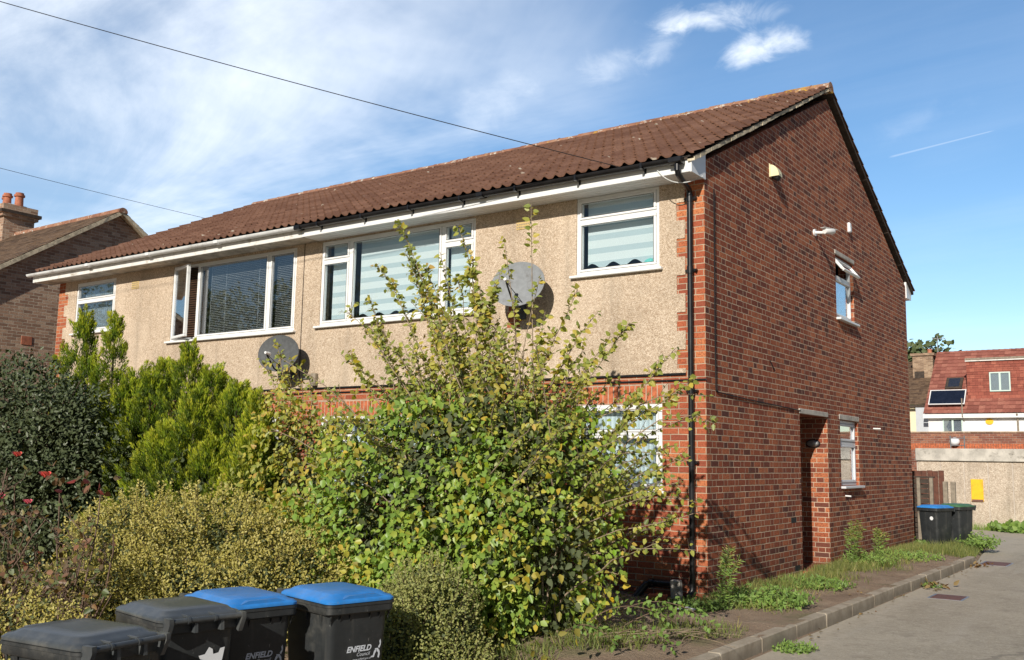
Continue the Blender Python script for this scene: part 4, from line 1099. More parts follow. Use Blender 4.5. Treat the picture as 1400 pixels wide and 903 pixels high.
MB().box(-9.1, -8.55, 51.15, 51.195, 6.0, 7.2).build('lead_flashing', M['wood'], c)
mb = MB(); mb.lathe((-8.3, 51.7, 8.3), [(.14, 0), (.12, .2), (.15, .22), (.14, .28)], 10); mb.build('chimney_pot', M['terracotta'], c)
t = thing('tv_aerial', 'thin television aerial above the ridge of the red roof', 'aerial', (-7.9, 52, 8.3))
MB().tube([(-7.9, 52, 8.2), (-7.9, 52, 9.4)], .025, 5).build('mast', M['steel'], t); mb = MB(); mb.tube([(-8.2, 52, 9.25), (-7.4, 52, 9.2)], .02, 4)
for i in range(5): mb.tube([(-8.1+i*.15, 51.75, 9.24), (-8.1+i*.15, 52.25, 9.24)], .012, 4)
mb.build('antenna', M['steel'], t)

# fences behind the house
fe = thing('woven_fence', 'dark woven panel fence behind the rear corner of the house', 'fence', (-.6, 12.0, -.1))
mb = MB()
for j in range(13):
    z = -.08+j*.105; pts = []
    for i in range(25): x = -4.0+i*.16; pts.append((x, 12+.035*math.sin(i*math.pi/2+j*math.pi), z))
    for i in range(24):
        a, b = pts[i], pts[i+1]; mb.add([a, b, (b[0], b[1], z+.09), (a[0], a[1], z+.09)], [(0, 1, 2, 3)])
mb.build('woven_panel', M['wood'], fe)
for x in (-2.1, -.36, -.10): mb = MB(); mb.bbox(x-.035, x+.035, 11.90, 11.97, -.2, 1.30, .006); mb.build('post', M['wood_grey'], fe)
mb = MB(); mb.bbox(-4, -.05, 11.94, 12.06, 1.295, 1.33, .005); mb.build('top_rail', M['wood'], fe)
fe = thing('plank_fence', 'reddish brown plank fence seen above the dark woven fence', 'fence', (-1, 14, -.1))
mb = MB()
for i in range(38): x = -5+i*.125; mb.bbox(x, x+.118, 14+.012*(i % 2), 14.03+.012*(i % 2), -.2, 1.44+random.uniform(-.015, .015), .004)
mb.build('planks', M['wood_brown'], fe)
for x in (-.22, -.05): mb = MB(); mb.bbox(x-.05, x+.05, 13.9, 13.99, -.2, 1.2, .008, Matrix.Translation((0, 0, 0))); mb.build('post', M['wood_grey'], fe)

# manholes, telephone wires
for (x, y, w, d, lab) in ((1.88, 3.30, .36, .46, 'rusty rectangular manhole cover nearer to the camera on the drive'), (1.62, 8.6, .40, .7, 'rusty manhole cover farther along the drive near the kerb end')):
    t = thing('manhole_cover', lab, 'manhole cover', (x, y, -.13), 0, 'manhole covers in the drive')
    mb = MB(); mb.bbox(x-w/2, x+w/2, y-d/2, y+d/2, -.15, -.124, .004); mb.build('plate', M['rust'], t)
    mb = MB(); ring_ = [(x-w/2-.03, x+w/2+.03, y-d/2-.03, y-d/2-.004), (x-w/2-.03, x+w/2+.03, y+d/2+.004, y+d/2+.03), (x-w/2-.03, x-w/2-.004, y-d/2-.003, y+d/2+.003), (x+w/2+.004, x+w/2+.03, y-d/2-.003, y+d/2+.003)]
    for q in ring_: mb.box(*q, -.15, -.1265)
    mb.build('frame', M['steel'], t)
def wire(name, label, a, b, sag, ext=0):
    a, b = np.array(a, float), np.array(b, float); n = 40
    t = np.linspace(-ext, 1, n)[:, None]; P = a+(b-a)*t; P[:, 2] -= sag*4*(t[:, 0]+ext)*(1-t[:, 0])/(1+ext)**2
    o = MB().tube(P, .0055, 5).build(name, M['cable'], None); tag(o, label, 'cable', 'overhead telephone cables')
wire('telephone_cable', 'upper overhead cable running down from the top left to the house eaves', (-7.174, -4.935, 7.20), (-.9, -.46, 5.10), .12, .9)
wire('telephone_cable', 'lower overhead cable crossing the sky left of the roof', (-17.257, .138, 8.02), (-18.9, 9.8, 8.5), .10, 1.0)

# ------------------------------------------------------------------ wheeled bins
def rrect(w, d, r, z, n=4, cx=0, cy=0):
    pts = []
    for (sx, sy, a0) in ((1, 1, 0), (-1, 1, 90), (-1, -1, 180), (1, -1, 270)):
        for k in range(n+1):
            a = R(a0+90*k/n); pts.append((cx+sx*(w/2-r)+r*math.cos(a), cy+sy*(d/2-r)+r*math.sin(a), z))
    return pts
def emblem(parent, Mx):
    """small rampant beast: head, body, wing, tail, legs"""
    P = [[(.40,.62),(.36,.78),(.42,.86),(.50,1.0),(.58,.96),(.60,.80),(.64,.66),(.70,.52),(.74,.40),(.80,.26),(.70,.22),(.62,.34),(.54,.36),(.46,.42),(.40,.50)],
         [(.40,.60),(.28,.70),(.14,.84),(.10,.78),(.20,.62),(.06,.56),(.10,.50),(.26,.52),(.40,.48)],
         [(.54,.38),(.44,.28),(.36,.10),(.22,.08),(.24,.02),(.44,.02),(.52,.18),(.62,.28)],
         [(.70,.30),(.74,.16),(.70,.0),(.80,-.04),(.86,.12),(.84,.26),(.78,.34)],
         [(.72,.46),(.84,.58),(.80,.72),(.74,.80),(.78,.94),(.86,.82),(.92,.66),(.90,.52),(.80,.38)]]
    mb = MB()
    for i_, q in enumerate(P):
        mb.add([Mx @ Vector((a, b, .0006*i_)) for a, b in q], [tuple(range(len(q)))])
    return mb.build('emblem', M['letter'], parent, local=True)
def lettering(parent, txt, size, Mx, shear=.25, bold=.0, name='lettering'):
    cu = bpy.data.curves.new('text', 'FONT'); cu.body = txt; cu.size = size; cu.shear = shear; cu.offset = bold; cu.resolution_u = 3
    tmp = bpy.data.objects.new('text', cu); COL.objects.link(tmp)
    bpy.context.view_layer.update()
    me = bpy.data.meshes.new_from_object(tmp.evaluated_get(bpy.context.evaluated_depsgraph_get()))
    bpy.data.objects.remove(tmp); me.transform(Mx); me.materials.clear(); me.materials.append(M['letter']); me.name = name
    o = bpy.data.objects.new(name, me); COL.objects.link(o); o.parent = parent
    return o
def make_bin(lid_mat, logo=True, sticker=None):
    """front faces -y, hinge and wheels at +y; rim at z = .98"""
    root = thing('wheelie_bin', None, 'wheelie bin', (0, 0, 0), 0, None)
    W, Dp = .51, .66
    mb = MB(); mb.loft([rrect(.38, .48, .04, .06), rrect(.40, .50, .05, .10), rrect(.455, .57, .055, .60), rrect(.475, .60, .055, .90), rrect(.48, .605, .055, .93)])
    body = recalc(mb.build('body', M['bin'], root, 40, local=True))
    mb = MB(); mb.loft([rrect(W+.005, Dp, .05, .915), rrect(W+.02, Dp+.02, .05, .925), rrect(W+.02, Dp+.02, .05, .965), rrect(W+.035, Dp+.03, .055, .968), rrect(W+.035, Dp+.03, .055, .985), rrect(W, Dp, .05, .988)])
    recalc(mb.build('rim', M['bin'], root, 40, local=True))
    for sx in (-1, 1):                                  # webs beneath the rim
        for k in range(3):
            mb = MB(); x = sx*(.08+k*.075); mb.add([(x-.004, -.297, .918), (x+.004, -.297, .918), (x+.004, -.322, .918), (x-.004, -.322, .918), (x, -.293, .85)], [(0, 1, 2, 3), (0, 4, 1), (1, 4, 2), (2, 4, 3), (3, 4, 0)]); mb.build('rib', M['bin'], root, local=True)
    for sy in (-.2, .0, .2):
        for sx in (-1, 1): mb = MB(); mb.add([(sx*.236, sy-.02, .918), (sx*.252, sy-.02, .918), (sx*.252, sy+.02, .918), (sx*.236, sy+.02, .918), (sx*.232, sy, .83)], [(0, 1, 2, 3), (0, 4, 1), (1, 4, 2), (2, 4, 3), (3, 4, 0)]); mb.build('rib', M['bin'], root, local=True)
    # domed lid with a raised panel and a front grip
    mb = MB()
    mb.loft([rrect(W+.03, Dp+.03, .06, .990, 5), rrect(W+.032, Dp+.032, .06, 1.004, 5), rrect(W+.005, Dp+.005, .07, 1.020, 5), rrect(W-.04, Dp-.05, .075, 1.026, 5), rrect(W-.075, Dp-.10, .075, 1.043, 5), rrect(W-.13, Dp-.16, .07, 1.051, 5, 0, .01), rrect(W-.30, Dp-.34, .05, 1.055, 5, 0, .01)])
    lid = recalc(mb.build('lid', lid_mat, root, 50, local=True))
    mb = MB()
    grip = [(-.20, 1.012), (-.16, 1.020), (-.11, 1.038), (.11, 1.038), (.16, 1.020), (.20, 1.012), (.16, 1.010), (-.16, 1.010)]
    mb.prism(grip, 'y', -Dp/2-.005, -Dp/2+.10); recalc(mb.build('lid_grip', lid_mat, lid, 40, local=True))
    # hinge bar at the back with clips
    mb = MB(); yb = Dp/2+.055
    mb.tube([(-.235, yb, 1.0), (.235, yb, 1.0)], .017, 10)
    for sx in (-1, 1): mb.prism([(Dp/2-.04, .93), (Dp/2+.035, .90), (yb+.022, .985), (yb+.018, 1.02), (Dp/2, 1.02)], 'x', sx*.235-.014, sx*.235+.014)
    recalc(mb.build('handle', M['bin_lid'], root, 40, local=True))
    for x in (-.05, .12):
        mb = MB(); mb.tube([(x-.008, yb, 1.0), (x+.008, yb, 1.0)], .0215, 10); mb.prism([(Dp/2-.03, 1.028), (yb, 1.024), (yb, 1.016), (Dp/2-.03, 1.016)], 'x', x-.008, x+.008)
        recalc(mb.build('hinge_clip', M['bin_lid'], lid, 40, local=True))
        mb = MB(); mb.prism([(Dp/2+.012, .985), (yb, .985), (yb+.006, .925), (Dp/2+.02, .925)], 'x', x-.062, x-.040); recalc(mb.build('handle_tab', M['bin_lid'], root, local=True))
    mb = MB(); mb.tube([(-.27, Dp/2-.09, .10), (.27, Dp/2-.09, .10)], .012, 8); mb.build('axle', M['steel'], root, local=True)
    for sx in (-1, 1):
        mb = MB(); rings = [[(sx*xx, Dp/2-.09+rr*math.cos(a), .10+rr*math.sin(a)) for a in np.linspace(0, 2*math.pi, 20, endpoint=False)] for xx, rr in ((.225, .06), (.225, .09), (.23, .1), (.265, .1), (.27, .09), (.27, .06))]
        mb.loft(rings); recalc(mb.build('wheel', M['dark_rubber'], root, 40, local=True))
    if logo:
        tilt = math.atan((.555-.525)/2/.33)
        def face(x, z, sx=1, sz=None):
            yy = -(.57/2 + (z-.60)*((.60-.57)/2/.30)) - .003
            return Matrix.Translation((x, yy, z)) @ Matrix.Rotation(R(90), 4, 'X') @ Matrix.Rotation(-tilt*0, 4, 'X')
        lettering(body, 'ENFIELD', .052, face(-.09, .66), .28, .0018)
        lettering(body, 'Council', .034, face(-.01, .628), .28)
        lettering(body, 'www.enfield.gov.uk', .019, face(-.04, .602), .2)
        emblem(body, face(.083, .605) @ Matrix.Scale(.112, 4, (1, 0, 0)) @ Matrix.Scale(.15, 4, (0, 1, 0)))
    if sticker == 'rear':
        mb = MB(); q = [(.02, .70), (.035, .74), (.02, .77), (.06, .775), (.085, .815), (.11, .80), (.115, .77), (.15, .775), (.16, .80), (.19, .805), (.18, .74), (.17, .70), (.10, .66), (.04, .66)]
        mb.add([(.02-a, .293+(b-.6)*.05, b) for a, b in q], [tuple(range(len(q)))]); mb.build('torn_sticker', M['paper'], body, local=True)
    if sticker == 'front':
        mb = MB(); mb.add([(.10+.045*math.cos(a), -.297-(.035*math.sin(a)+.15)*.05, .76+.045*math.sin(a)) for a in np.linspace(0, 6.2, 9)], [tuple(range(9))]); mb.build('sticker', M['paper'], body, local=True)
    return root
def put(b, x, y, z, deg, s, label, group=None):
    b.location = (x, y, z); b.rotation_euler = (0, 0, R(deg)); b.scale = (s, s, s); b['label'] = label
    if group: b['group'] = group
GB = 'wheelie bins in the foreground row'; GF = 'wheelie bins by the rear fence'
bg = make_bin(M['bin_lid'], False)
put(bg, -.34, -7.42, -.42, -84, .99, 'grey lidded bin at the left end of the foreground row', GB)
bg2 = make_bin(M['bin_lid'], False, 'rear'); put(bg2, -.68, -6.57, -.43, -100, 1.0, 'grey lidded bin with torn white sticker, second from left', GB)
bb = make_bin(M['bin_blue'], True); put(bb, -.80, -5.99, -.435, 78, 1.0, 'blue lidded bin squeezed behind the grey lidded bin, third from left', GB)
bb2 = copy_tree(bb); put(bb2, -.46, -5.40, -.45, 77, 1.02, 'blue lidded bin standing clear at the right end of the foreground row', GB)
fb = make_bin(M['bin_blue'], False, 'front'); put(fb, .28, 10.40, -.13, -22, .87, 'blue lidded bin by the rear fence with a round white sticker', GF)
fg = make_bin(M['bin_green'], False); put(fg, .56, 11.0, -.13, -18, .89, 'green lidded bin tucked behind the far blue lidded bin', GF)

# ------------------------------------------------------------------ vegetation
def stems_mesh(name, polys, r0, r1, mat, parent, n=5):
    mb = MB()
    for p in polys:
        k = len(p); mb.tube([Vector(q) for q in p], [r0+(r1-r0)*i/(k-1) for i in range(k)] if not hasattr(r0, '__len__') else r0, n, False)
    return mb.build(name, mat, parent, True)

# big mixed shrub in front of the house
def tall_shrub(root, tips, base, base_r, twig_n, twig_len, leaf, asp, cmean, lv, r=.010, t0=.35, lift=.75, spacing=.05, polys=None, tw=None):
    for tip in tips:
        b = np.array(base) + np.array([rng.normal(0, base_r), rng.normal(0, base_r*.7), 0])
        tip = np.array(tip, float); mid = b + (tip-b)*np.array([.35, .35, lift]) + rng.normal(0, .06, 3)
        p = bez(b, mid, tip, 12); p[1:-1] += rng.normal(0, .012, (10, 3)); polys.append(p)
        L = np.linalg.norm(tip-b)
        leaf_along(lv, p, t0+.2, spacing*1.2, leaf, .01, cmean, .2, asp=asp)
        nt = int(twig_n*L*(.7+.6*rng.random()))
        for _ in range(nt):
            t = t0 + (1-t0)*rng.random()**1.05
            i = min(10, int(t*11)); q = p[i]+(p[i+1]-p[i])*(t*11-i)
            T = unit(p[i+1]-p[i]); d = unit(T*.8 + unit(rng.normal(size=3))*.9 + np.array([0, 0, .25]))
            l = twig_len*rng.uniform(.35, 1.2)*(1.15-.75*t)
            e = q+d*l; m = q+d*l*.55+np.array([0, 0, l*.12]); w = bez(q, m, e+np.array([0, 0, -l*.1]), 5); tw.append(w)
            leaf_along(lv, w, .1, spacing, leaf, .012, cmean, .22, asp=asp)

shrub = thing('large_shrub', 'tall leafy shrub with upright yellowing shoots in front of the brick and pebbledash wall', 'shrub', (-.95, -2.8, 0))
polys, tw = [], []
lvT = Leaves()
xs_ = [-3.3, -2.95, -2.6, -2.3, -1.9, -1.5, -1.0, -.6, -.1, .4, .8, 1.05]; hs_ = [1.3, 2.3, 2.9, 3.2, 3.1, 3.3, 2.95, 2.85, 2.9, 2.45, 2.0, 1.6]
tips = []
for k in range(120):
    x = rng.uniform(-3.25, 1.05); h = np.interp(x, xs_, hs_); tips.append((x, -2.8+rng.normal(0, .55), h*rng.uniform(.55, .97)))
tall_shrub(shrub, tips, (-.95, -2.8, -.05), .32, 7.0, .36, .050, .66, .52, lvT, polys=polys, tw=tw, spacing=.036)
shoots = [(-2.36, -2.8, 4.10), (-2.55, -2.9, 3.62), (-1.50, -2.8, 3.93), (-1.62, -2.7, 3.45), (-1.85, -2.9, 3.5), (-2.75, -2.8, 3.3), (-1.35, -2.75, 3.6), (-2.1, -2.75, 3.55), (-.95, -2.8, 3.42), (-.05, -2.8, 3.15), (.12, -2.7, 2.95), (.5, -2.8, 2.80), (.78, -2.5, 2.55), (.95, -2.4, 2.3), (-3.05, -2.8, 2.7), (-.35, -2.9, 2.95), (-2.9, -2.6, 3.0), (-1.2, -2.8, 3.2), (-2.2, -2.85, 3.75), (-1.75, -2.8, 3.7), (-1.4, -2.8, 3.4), (-2.65, -2.8, 3.05), (-1.95, -2.7, 3.25), (-.8, -2.8, 3.15), (.25, -2.7, 2.7)]
tall_shrub(shrub, shoots, (-.95, -2.8, -.05), .30, 13.0, .20, .062, .70, .55, lvT, polys=polys, tw=tw, t0=.42, lift=.62, spacing=.024)
# a few nearly bare whips with a leafy head
whips = [(-.60, -2.8, 4.06), (-1.0, -2.7, 3.80), (-1.25, -2.75, 3.3), (-.45, -2.85, 3.3)]
for w in whips:
    b = np.array([-.95+rng.normal(0, .25), -2.8, 0]); w = np.array(w); p = bez(b, b+(w-b)*np.array([.3, .3, .6]), w, 16); polys.append(p)
    leaf_along(lvT, p, .87, .022, .065, .02, .62, .2, asp=.66); leaf_along(lvT, p, .55, .25, .05, .01, .5, .2)
# drooping side branches to the right, lower
sides = [(.95, -2.6, 1.55), (1.02, -2.5, 1.2), (.80, -2.6, 1.0), (.95, -2.4, .78), (1.10, -2.3, 1.9), (.75, -3.0, 1.25), (.45, -2.8, .55), (1.05, -2.2, 2.15), (.6, -2.6, 1.5), (.5, -2.9, 1.7), (.7, -2.5, 2.0), (.3, -2.8, .9), (-3.2, -3.0, 1.5), (-3.1, -3.0, .9)]
tall_shrub(shrub, sides, (-.7, -2.8, .1), .25, 5.0, .28, .055, .66, .55, lvT, polys=polys, tw=tw, t0=.5, lift=1.2)
stems_mesh('stem', polys, .012, .003, M['stem_grey'], shrub)
stems_mesh('twig', tw, .0032, .0015, M['stem'], shrub, 3)
lvT.build('upper_leaves', M['lf_top'], shrub)
lv = Leaves()
shell_leaves(lv, (-1.6, -2.95, .85), (1.5, 1.15, 1.3), 8600, .066, .52, .16, -.1, 3, freq=3.4, amp=.22, droop=.75, asp=.72, sizevar=.35, hole=-.3)
shell_leaves(lv, (-.40, -2.9, 1.0), (.80, .95, 1.1), 3600, .062, .56, .2, -.1, 5, freq=3.6, amp=.24, droop=.75, asp=.68, sizevar=.35, hole=-.15)
shell_leaves(lv, (-1.05, -3.5, .25), (.95, .75, .8), 2800, .064, .58, .17, -.15, 8, freq=3.8, amp=.24, droop=.8, asp=.7, sizevar=.35, hole=-.4)
lv.build('leaves', M['lf_green'], shrub)
lv = Leaves()
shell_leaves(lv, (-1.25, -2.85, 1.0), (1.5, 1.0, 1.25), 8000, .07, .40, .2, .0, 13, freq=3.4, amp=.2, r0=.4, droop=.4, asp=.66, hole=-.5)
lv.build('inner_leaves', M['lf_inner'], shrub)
lv = Leaves()   # scattered bright yellow leaves in small clusters
for k in range(46):
    a = rng.uniform(0, 6.28); c = np.array([-1.0, -3.0, 1.1]) + np.array([1.9*rng.uniform(-1, 1), -1.15*rng.uniform(.7, 1.0), 1.4*rng.uniform(-.8, 1)])
    n = rng.integers(3, 10); lv.add(c+rng.normal(0, .06, (n, 3)), rng.normal(size=(n, 3))+[0, 0, -1], rng.normal(size=(n, 3))*.6+[0, -.7, .5], rng.uniform(.05, .085, n), rng.uniform(.035, .06, n), rng.random(n))
lv.build('yellow_leaves', M['lf_yellow'], shrub)

# thinner shrub between the conifer and the large shrub
sh2 = thing('slender_shrub', 'loose thin shrub with yellow edged leaves between the conifer and the large shrub', 'shrub', (-4.1, -2.3, 0))
polys, tw = [], []; lv = Leaves()
tips = [(-4.9, -2.2, 2.95), (-5.15, -2.2, 2.7), (-4.65, -2.2, 2.75), (-4.45, -2.2, 2.45), (-4.2, -2.3, 2.55), (-5.0, -2.4, 2.4), (-3.8, -2.3, 2.2), (-3.55, -2.4, 2.35), (-4.3, -2.6, 2.0), (-4.75, -2.6, 1.9), (-4.95, -2.7, 1.5), (-3.6, -2.6, 1.8), (-4.0, -2.9, 1.6), (-4.4, -2.9, 1.3), (-3.5, -2.9, 1.2), (-4.8, -2.8, 1.1), (-3.9, -3.0, 1.0), (-3.3, -2.4, 2.0), (-3.2, -2.9, 1.5)]
tall_shrub(sh2, tips, (-4.1, -2.3, -.05), .22, 10.0, .40, .056, .62, .58, lv, polys=polys, tw=tw, t0=.30, spacing=.04)
stems_mesh('stem', polys, .012, .003, M['stem_grey'], sh2); stems_mesh('twig', tw, .003, .0015, M['stem'], sh2, 3)
shell_leaves(lv, (-4.1, -2.6, 1.2), (.9, .6, 1.15), 2600, .066, .62, .2, .1, 21, freq=3, amp=.25, droop=.9, asp=.62, hole=-.3)
lv.build('leaves', M['lf_top'], sh2)
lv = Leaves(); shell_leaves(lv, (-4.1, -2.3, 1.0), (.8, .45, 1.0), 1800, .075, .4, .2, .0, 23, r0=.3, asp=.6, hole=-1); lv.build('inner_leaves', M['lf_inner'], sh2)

# golden conifers: many feathery plumes of small scales
def conifer(name, label, base, spires, nplume, seed, tint=0.0):
    t = thing(name, label, 'conifer', base); r = np.random.default_rng(seed); lv = Leaves(); cores = []
    for (cx, cy, zt, rad, share) in spires:
        for k in range(int(nplume*share)):
            h = r.random()**.85; z = base[2] + .12 + (zt-base[2]-.1)*h
            a = r.uniform(0, 6.283); prof = rad*(1-h)**.78*(.55+.45*min(1, h*4+.35))
            rr = prof*r.uniform(.55, 1.05)
            p = np.array([cx+rr*math.cos(a), cy+rr*math.sin(a), z])
            up = .55+.8*h; d = unit(np.array([math.cos(a)*(1.0-.5*h), math.sin(a)*(1.0-.5*h), up])+r.normal(0, .16, 3))
            L = r.uniform(.20, .40)*(1-.35*h); m = int(46+170*L)
            s = r.random(m)**.8; ax = unit(np.cross(d, r.normal(size=3)))
            th = r.uniform(0, 6.283, m); b2 = np.cross(d, ax)
            rad_ = ax*np.cos(th)[:, None] + b2*np.sin(th)[:, None]
            w = .062*(1-s)**.6+.005
            P = p + d*(s*L)[:, None] + rad_*(w*r.random(m)**.6)[:, None]
            D = d*1.0 + rad_*r.uniform(.15, .50, (m, 1))
            N = rad_ + np.array([.1, -.4, .3]) + r.normal(size=(m, 3))*.3
            ln = r.uniform(.030, .060, m)
            lv.add(P, D, N, ln, ln*.24, np.clip(-.02+.72*s+.16*h+r.normal(0, .09, m)+r.normal(0, .09)+tint, 0, 1))  # yellower at the tips; bases darkened in colour to paint shade between plumes
        cores.append(np.array([(cx, cy, base[2]-.1), (cx, cy, zt-.15)]))
    mb = MB()
    for c in cores:
        mb.tube([c[0], (c[0]+c[1])/2, c[1]], [.06, .035, .008], 7)
    mb.build('trunk', M['bark'], t, True)
    lv.build('foliage', M['lf_conifer'], t, 'scale')
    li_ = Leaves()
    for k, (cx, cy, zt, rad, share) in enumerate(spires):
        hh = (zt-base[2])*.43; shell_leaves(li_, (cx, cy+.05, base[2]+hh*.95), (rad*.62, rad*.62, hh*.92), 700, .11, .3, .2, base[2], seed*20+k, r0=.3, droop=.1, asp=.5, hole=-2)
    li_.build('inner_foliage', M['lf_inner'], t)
    return t
conifer('golden_conifer', 'bright yellow green feathery conifer spreading under the open casement window', (-6.2, -2.3, -.1),
        [(-6.55, -2.3, 2.86, .85, .24), (-7.2, -2.2, 2.72, .7, .15), (-5.95, -2.35, 2.52, .9, .22), (-5.4, -2.4, 2.28, .85, .2), (-4.9, -2.5, 1.85, .75, .15), (-6.1, -2.9, 1.75, 1.0, .2), (-5.2, -2.9, 1.55, .8, .15), (-7.5, -2.6, 2.35, .85, .18), (-6.95, -2.6, 2.45, .85, .16), (-4.75, -2.6, 2.12, .62, .13), (-4.55, -2.8, 1.7, .6, .12), (-5.7, -2.8, 2.2, .8, .14)], 1750, 3)
conifer('golden_conifer', 'twin topped yellow green conifer rising before the small left upper window', (-8.4, -2.1, -.1),
        [(-8.85, -2.5, 3.46, .55, .26), (-8.05, -2.5, 3.32, .5, .24), (-8.5, -2.6, 2.75, 1.0, .3), (-7.7, -2.3, 2.6, .8, .25), (-9.35, -2.5, 3.0, .5, .12)], 1050, 5, -.02)

# dark evergreen at far left
dk = thing('dark_evergreen_bush', 'dense dark green evergreen bush at the left edge in front of the brown brick house', 'bush', (-9.2, -3.4, -.2))
lv = Leaves()
for (c, rd, n, sd) in (((-8.6, -3.5, 1.45), (1.55, 1.0, 1.5), 9000, 31), ((-10.2, -3.4, 1.5), (1.6, 1.0, 1.6), 6500, 32), ((-7.6, -3.4, 1.15), (.95, .8, 1.35), 4500, 33), ((-8.3, -3.8, .8), (1.3, .8, .9), 3500, 34)):
    shell_leaves(lv, c, rd, n, .058, .42, .22, -.2, sd, freq=3.5, amp=.14, r0=.6, droop=.2, asp=.55, hole=-.9, out=.9, top_bias=.15)
lv.build('leaves', M['lf_dark'], dk)
lv = Leaves()
for c, rd in (((-8.6, -3.4, 1.3), (1.2, .7, 1.25)), ((-10.2, -3.3, 1.4), (1.2, .7, 1.3)), ((-7.7, -3.3, 1.0), (.7, .5, 1.05))): shell_leaves(lv, c, rd, 1500, .12, .2, .15, -.2, 37, r0=.3, droop=.1, asp=.6, hole=-2)
lv.build('inner_leaves', M['lf_inner'], dk)
polys = [bez((-9.2+rng.normal(0, .3), -3.4, -.3), (-9.2+x*.4, -3.4, 1.2), (-9.2+x, -3.4+rng.normal(0, .3), 2.5), 8) for x in np.linspace(-1.8, 1.8, 14)]
stems_mesh('branch', polys, .03, .008, M['bark'], dk)

# golden privet bushes behind the bins
def privet(label, blobs, base, seed, n_up, mat='lf_gold', leaf=.0265, cm=.55, cat='bush', name='golden_bush'):
    t = thing(name, label, cat, base); lv = Leaves(); tw = []
    for i, (c, rd, n) in enumerate(blobs):
        shell_leaves(lv, c, rd, n, leaf, cm, .22, base[2]-.1, seed+i, freq=5.5, amp=.24, r0=.66, droop=-.15, asp=.6, hole=-.5, out=.6, top_bias=.1)
        c = np.array(c); rd = np.array(rd)
        d = unit(rng.normal(size=(int(n_up*n/1000), 3))); d[:, 2] = np.abs(d[:, 2])*.9+.05; d = unit(d)
        for q in d:
            s = c+q*rd*.75; e = c+q*rd*1.0+np.array([rng.normal(0, .04), rng.normal(0, .04), rng.uniform(.05, .22)])
            w = bez(s, (s+e)/2+np.array([0, 0, .02]), e, 5); tw.append(w)
            leaf_along(lv, w, .15, .011, leaf, .006, cm+.08, .22, droop=-.2, asp=.58)
    stems_mesh('twig', tw, .003, .001, M['stem'], t, 3)
    lv.build('leaves', M[mat], t)
    li_ = Leaves()
    for i, (c, rd, n) in enumerate(blobs): shell_leaves(li_, c, np.array(rd)*.86, int(n*.3), leaf*1.6, .4, .2, base[2]-.1, seed+90+i, r0=.5, droop=.1, asp=.6, hole=-2)
    li_.build('inner_leaves', M['lf_inner'], t)
    return t
privet('yellow green small leaved bush in the middle behind the blue lidded bins', [((-3.3, -4.3, .45), (1.05, .7, .68), 11000), ((-2.45, -4.2, .35), (.8, .6, .5), 5600), ((-2.9, -4.9, .1), (1.0, .5, .6), 5600)], (-3, -4.4, -.2), 41, 16)
privet('yellow green small leaved bush between the rose and the middle bush', [((-4.15, -4.5, .42), (.85, .65, .70), 10500), ((-3.75, -5.2, .0), (.9, .5, .66), 6600)], (-4.3, -4.7, -.25), 51, 16)
privet('low straw coloured bush at the bottom left corner under the rose', [((-2.9, -6.5, -.12), (.9, .5, .58), 5200), ((-4.6, -5.6, -.25), (1.1, .6, .66), 4500)], (-3.6, -6.3, -.4), 61, 12, cm=.62)
privet('small rounded pale green bush against the right end bin', [((-.42, -4.42, .12), (.44, .42, .58), 8200), ((-.75, -4.55, -.05), (.34, .36, .45), 3400), ((-.1, -4.5, -.2), (.34, .35, .42), 2500)], (-.45, -4.45, -.35), 71, 22, 'lf_box', .024, .5, name='fine_leaved_bush')
# small yellow euonymus
eu = thing('yellow_leaved_bush', 'small bush with bright yellow leaves below the slender shrub', 'bush', (-3.35, -3.5, 0)); lv = Leaves()
shell_leaves(lv, (-3.3, -3.45, .72), (.48, .4, .42), 800, .05, .5, .25, -.1, 81, freq=5, amp=.2, asp=.6, hole=-.4)
lv.build('leaves', M['lf_yellow'], eu)
lv = Leaves(); shell_leaves(lv, (-3.1, -3.4, .45), (.55, .45, .55), 1800, .045, .5, .25, -.1, 82, freq=5, amp=.2, asp=.6, hole=-.5); lv.build('green_leaves', M['lf_shrub'], eu)
stems_mesh('stem', [bez((-3.3, -3.45, -.1), (-3.3, -3.45, .3), (-3.3+rng.normal(0, .25), -3.45+rng.normal(0, .2), .8), 6) for _ in range(12)], .007, .003, M['stem'], eu)

# rose
ro = thing('rose_bush', 'leggy rose bush with bare stems, red leaves and coral blooms at lower left', 'rose bush', (-3.95, -6.0, -.3))
polys = []; lv = Leaves(); lr = Leaves(); blooms = []
def rose_stem(a, b, depth, r):
    b = np.array(b); a = np.array(a); m = (a+b)/2+rng.normal(0, .10, 3)*np.linalg.norm(b-a); p = bez(a, m, b, 8); p[1:-1] += rng.normal(0, .010, (6, 3)); polys.append((p, r))
    if depth:
        for _ in range(rng.integers(3, 6)):
            t = rng.uniform(.3, .95); i = int(t*7); q = p[i]; d = unit(np.array([rng.normal(0, .6), rng.normal(0, .4), rng.uniform(.2, 1.0)])); rose_stem(q, q+d*rng.uniform(.14, .38)*(1 if depth > 1 else .7), depth-1, r*.6)
    else:
        if rng.random() < .8: leaf_along(lr if rng.random() < .2 else lv, p, .3, .05, .055, .02, .45, .3, asp=.7)
bases = [(-4.05, -6.0, -.38), (-3.15, -5.9, -.38), (-3.9, -5.9, -.38)]
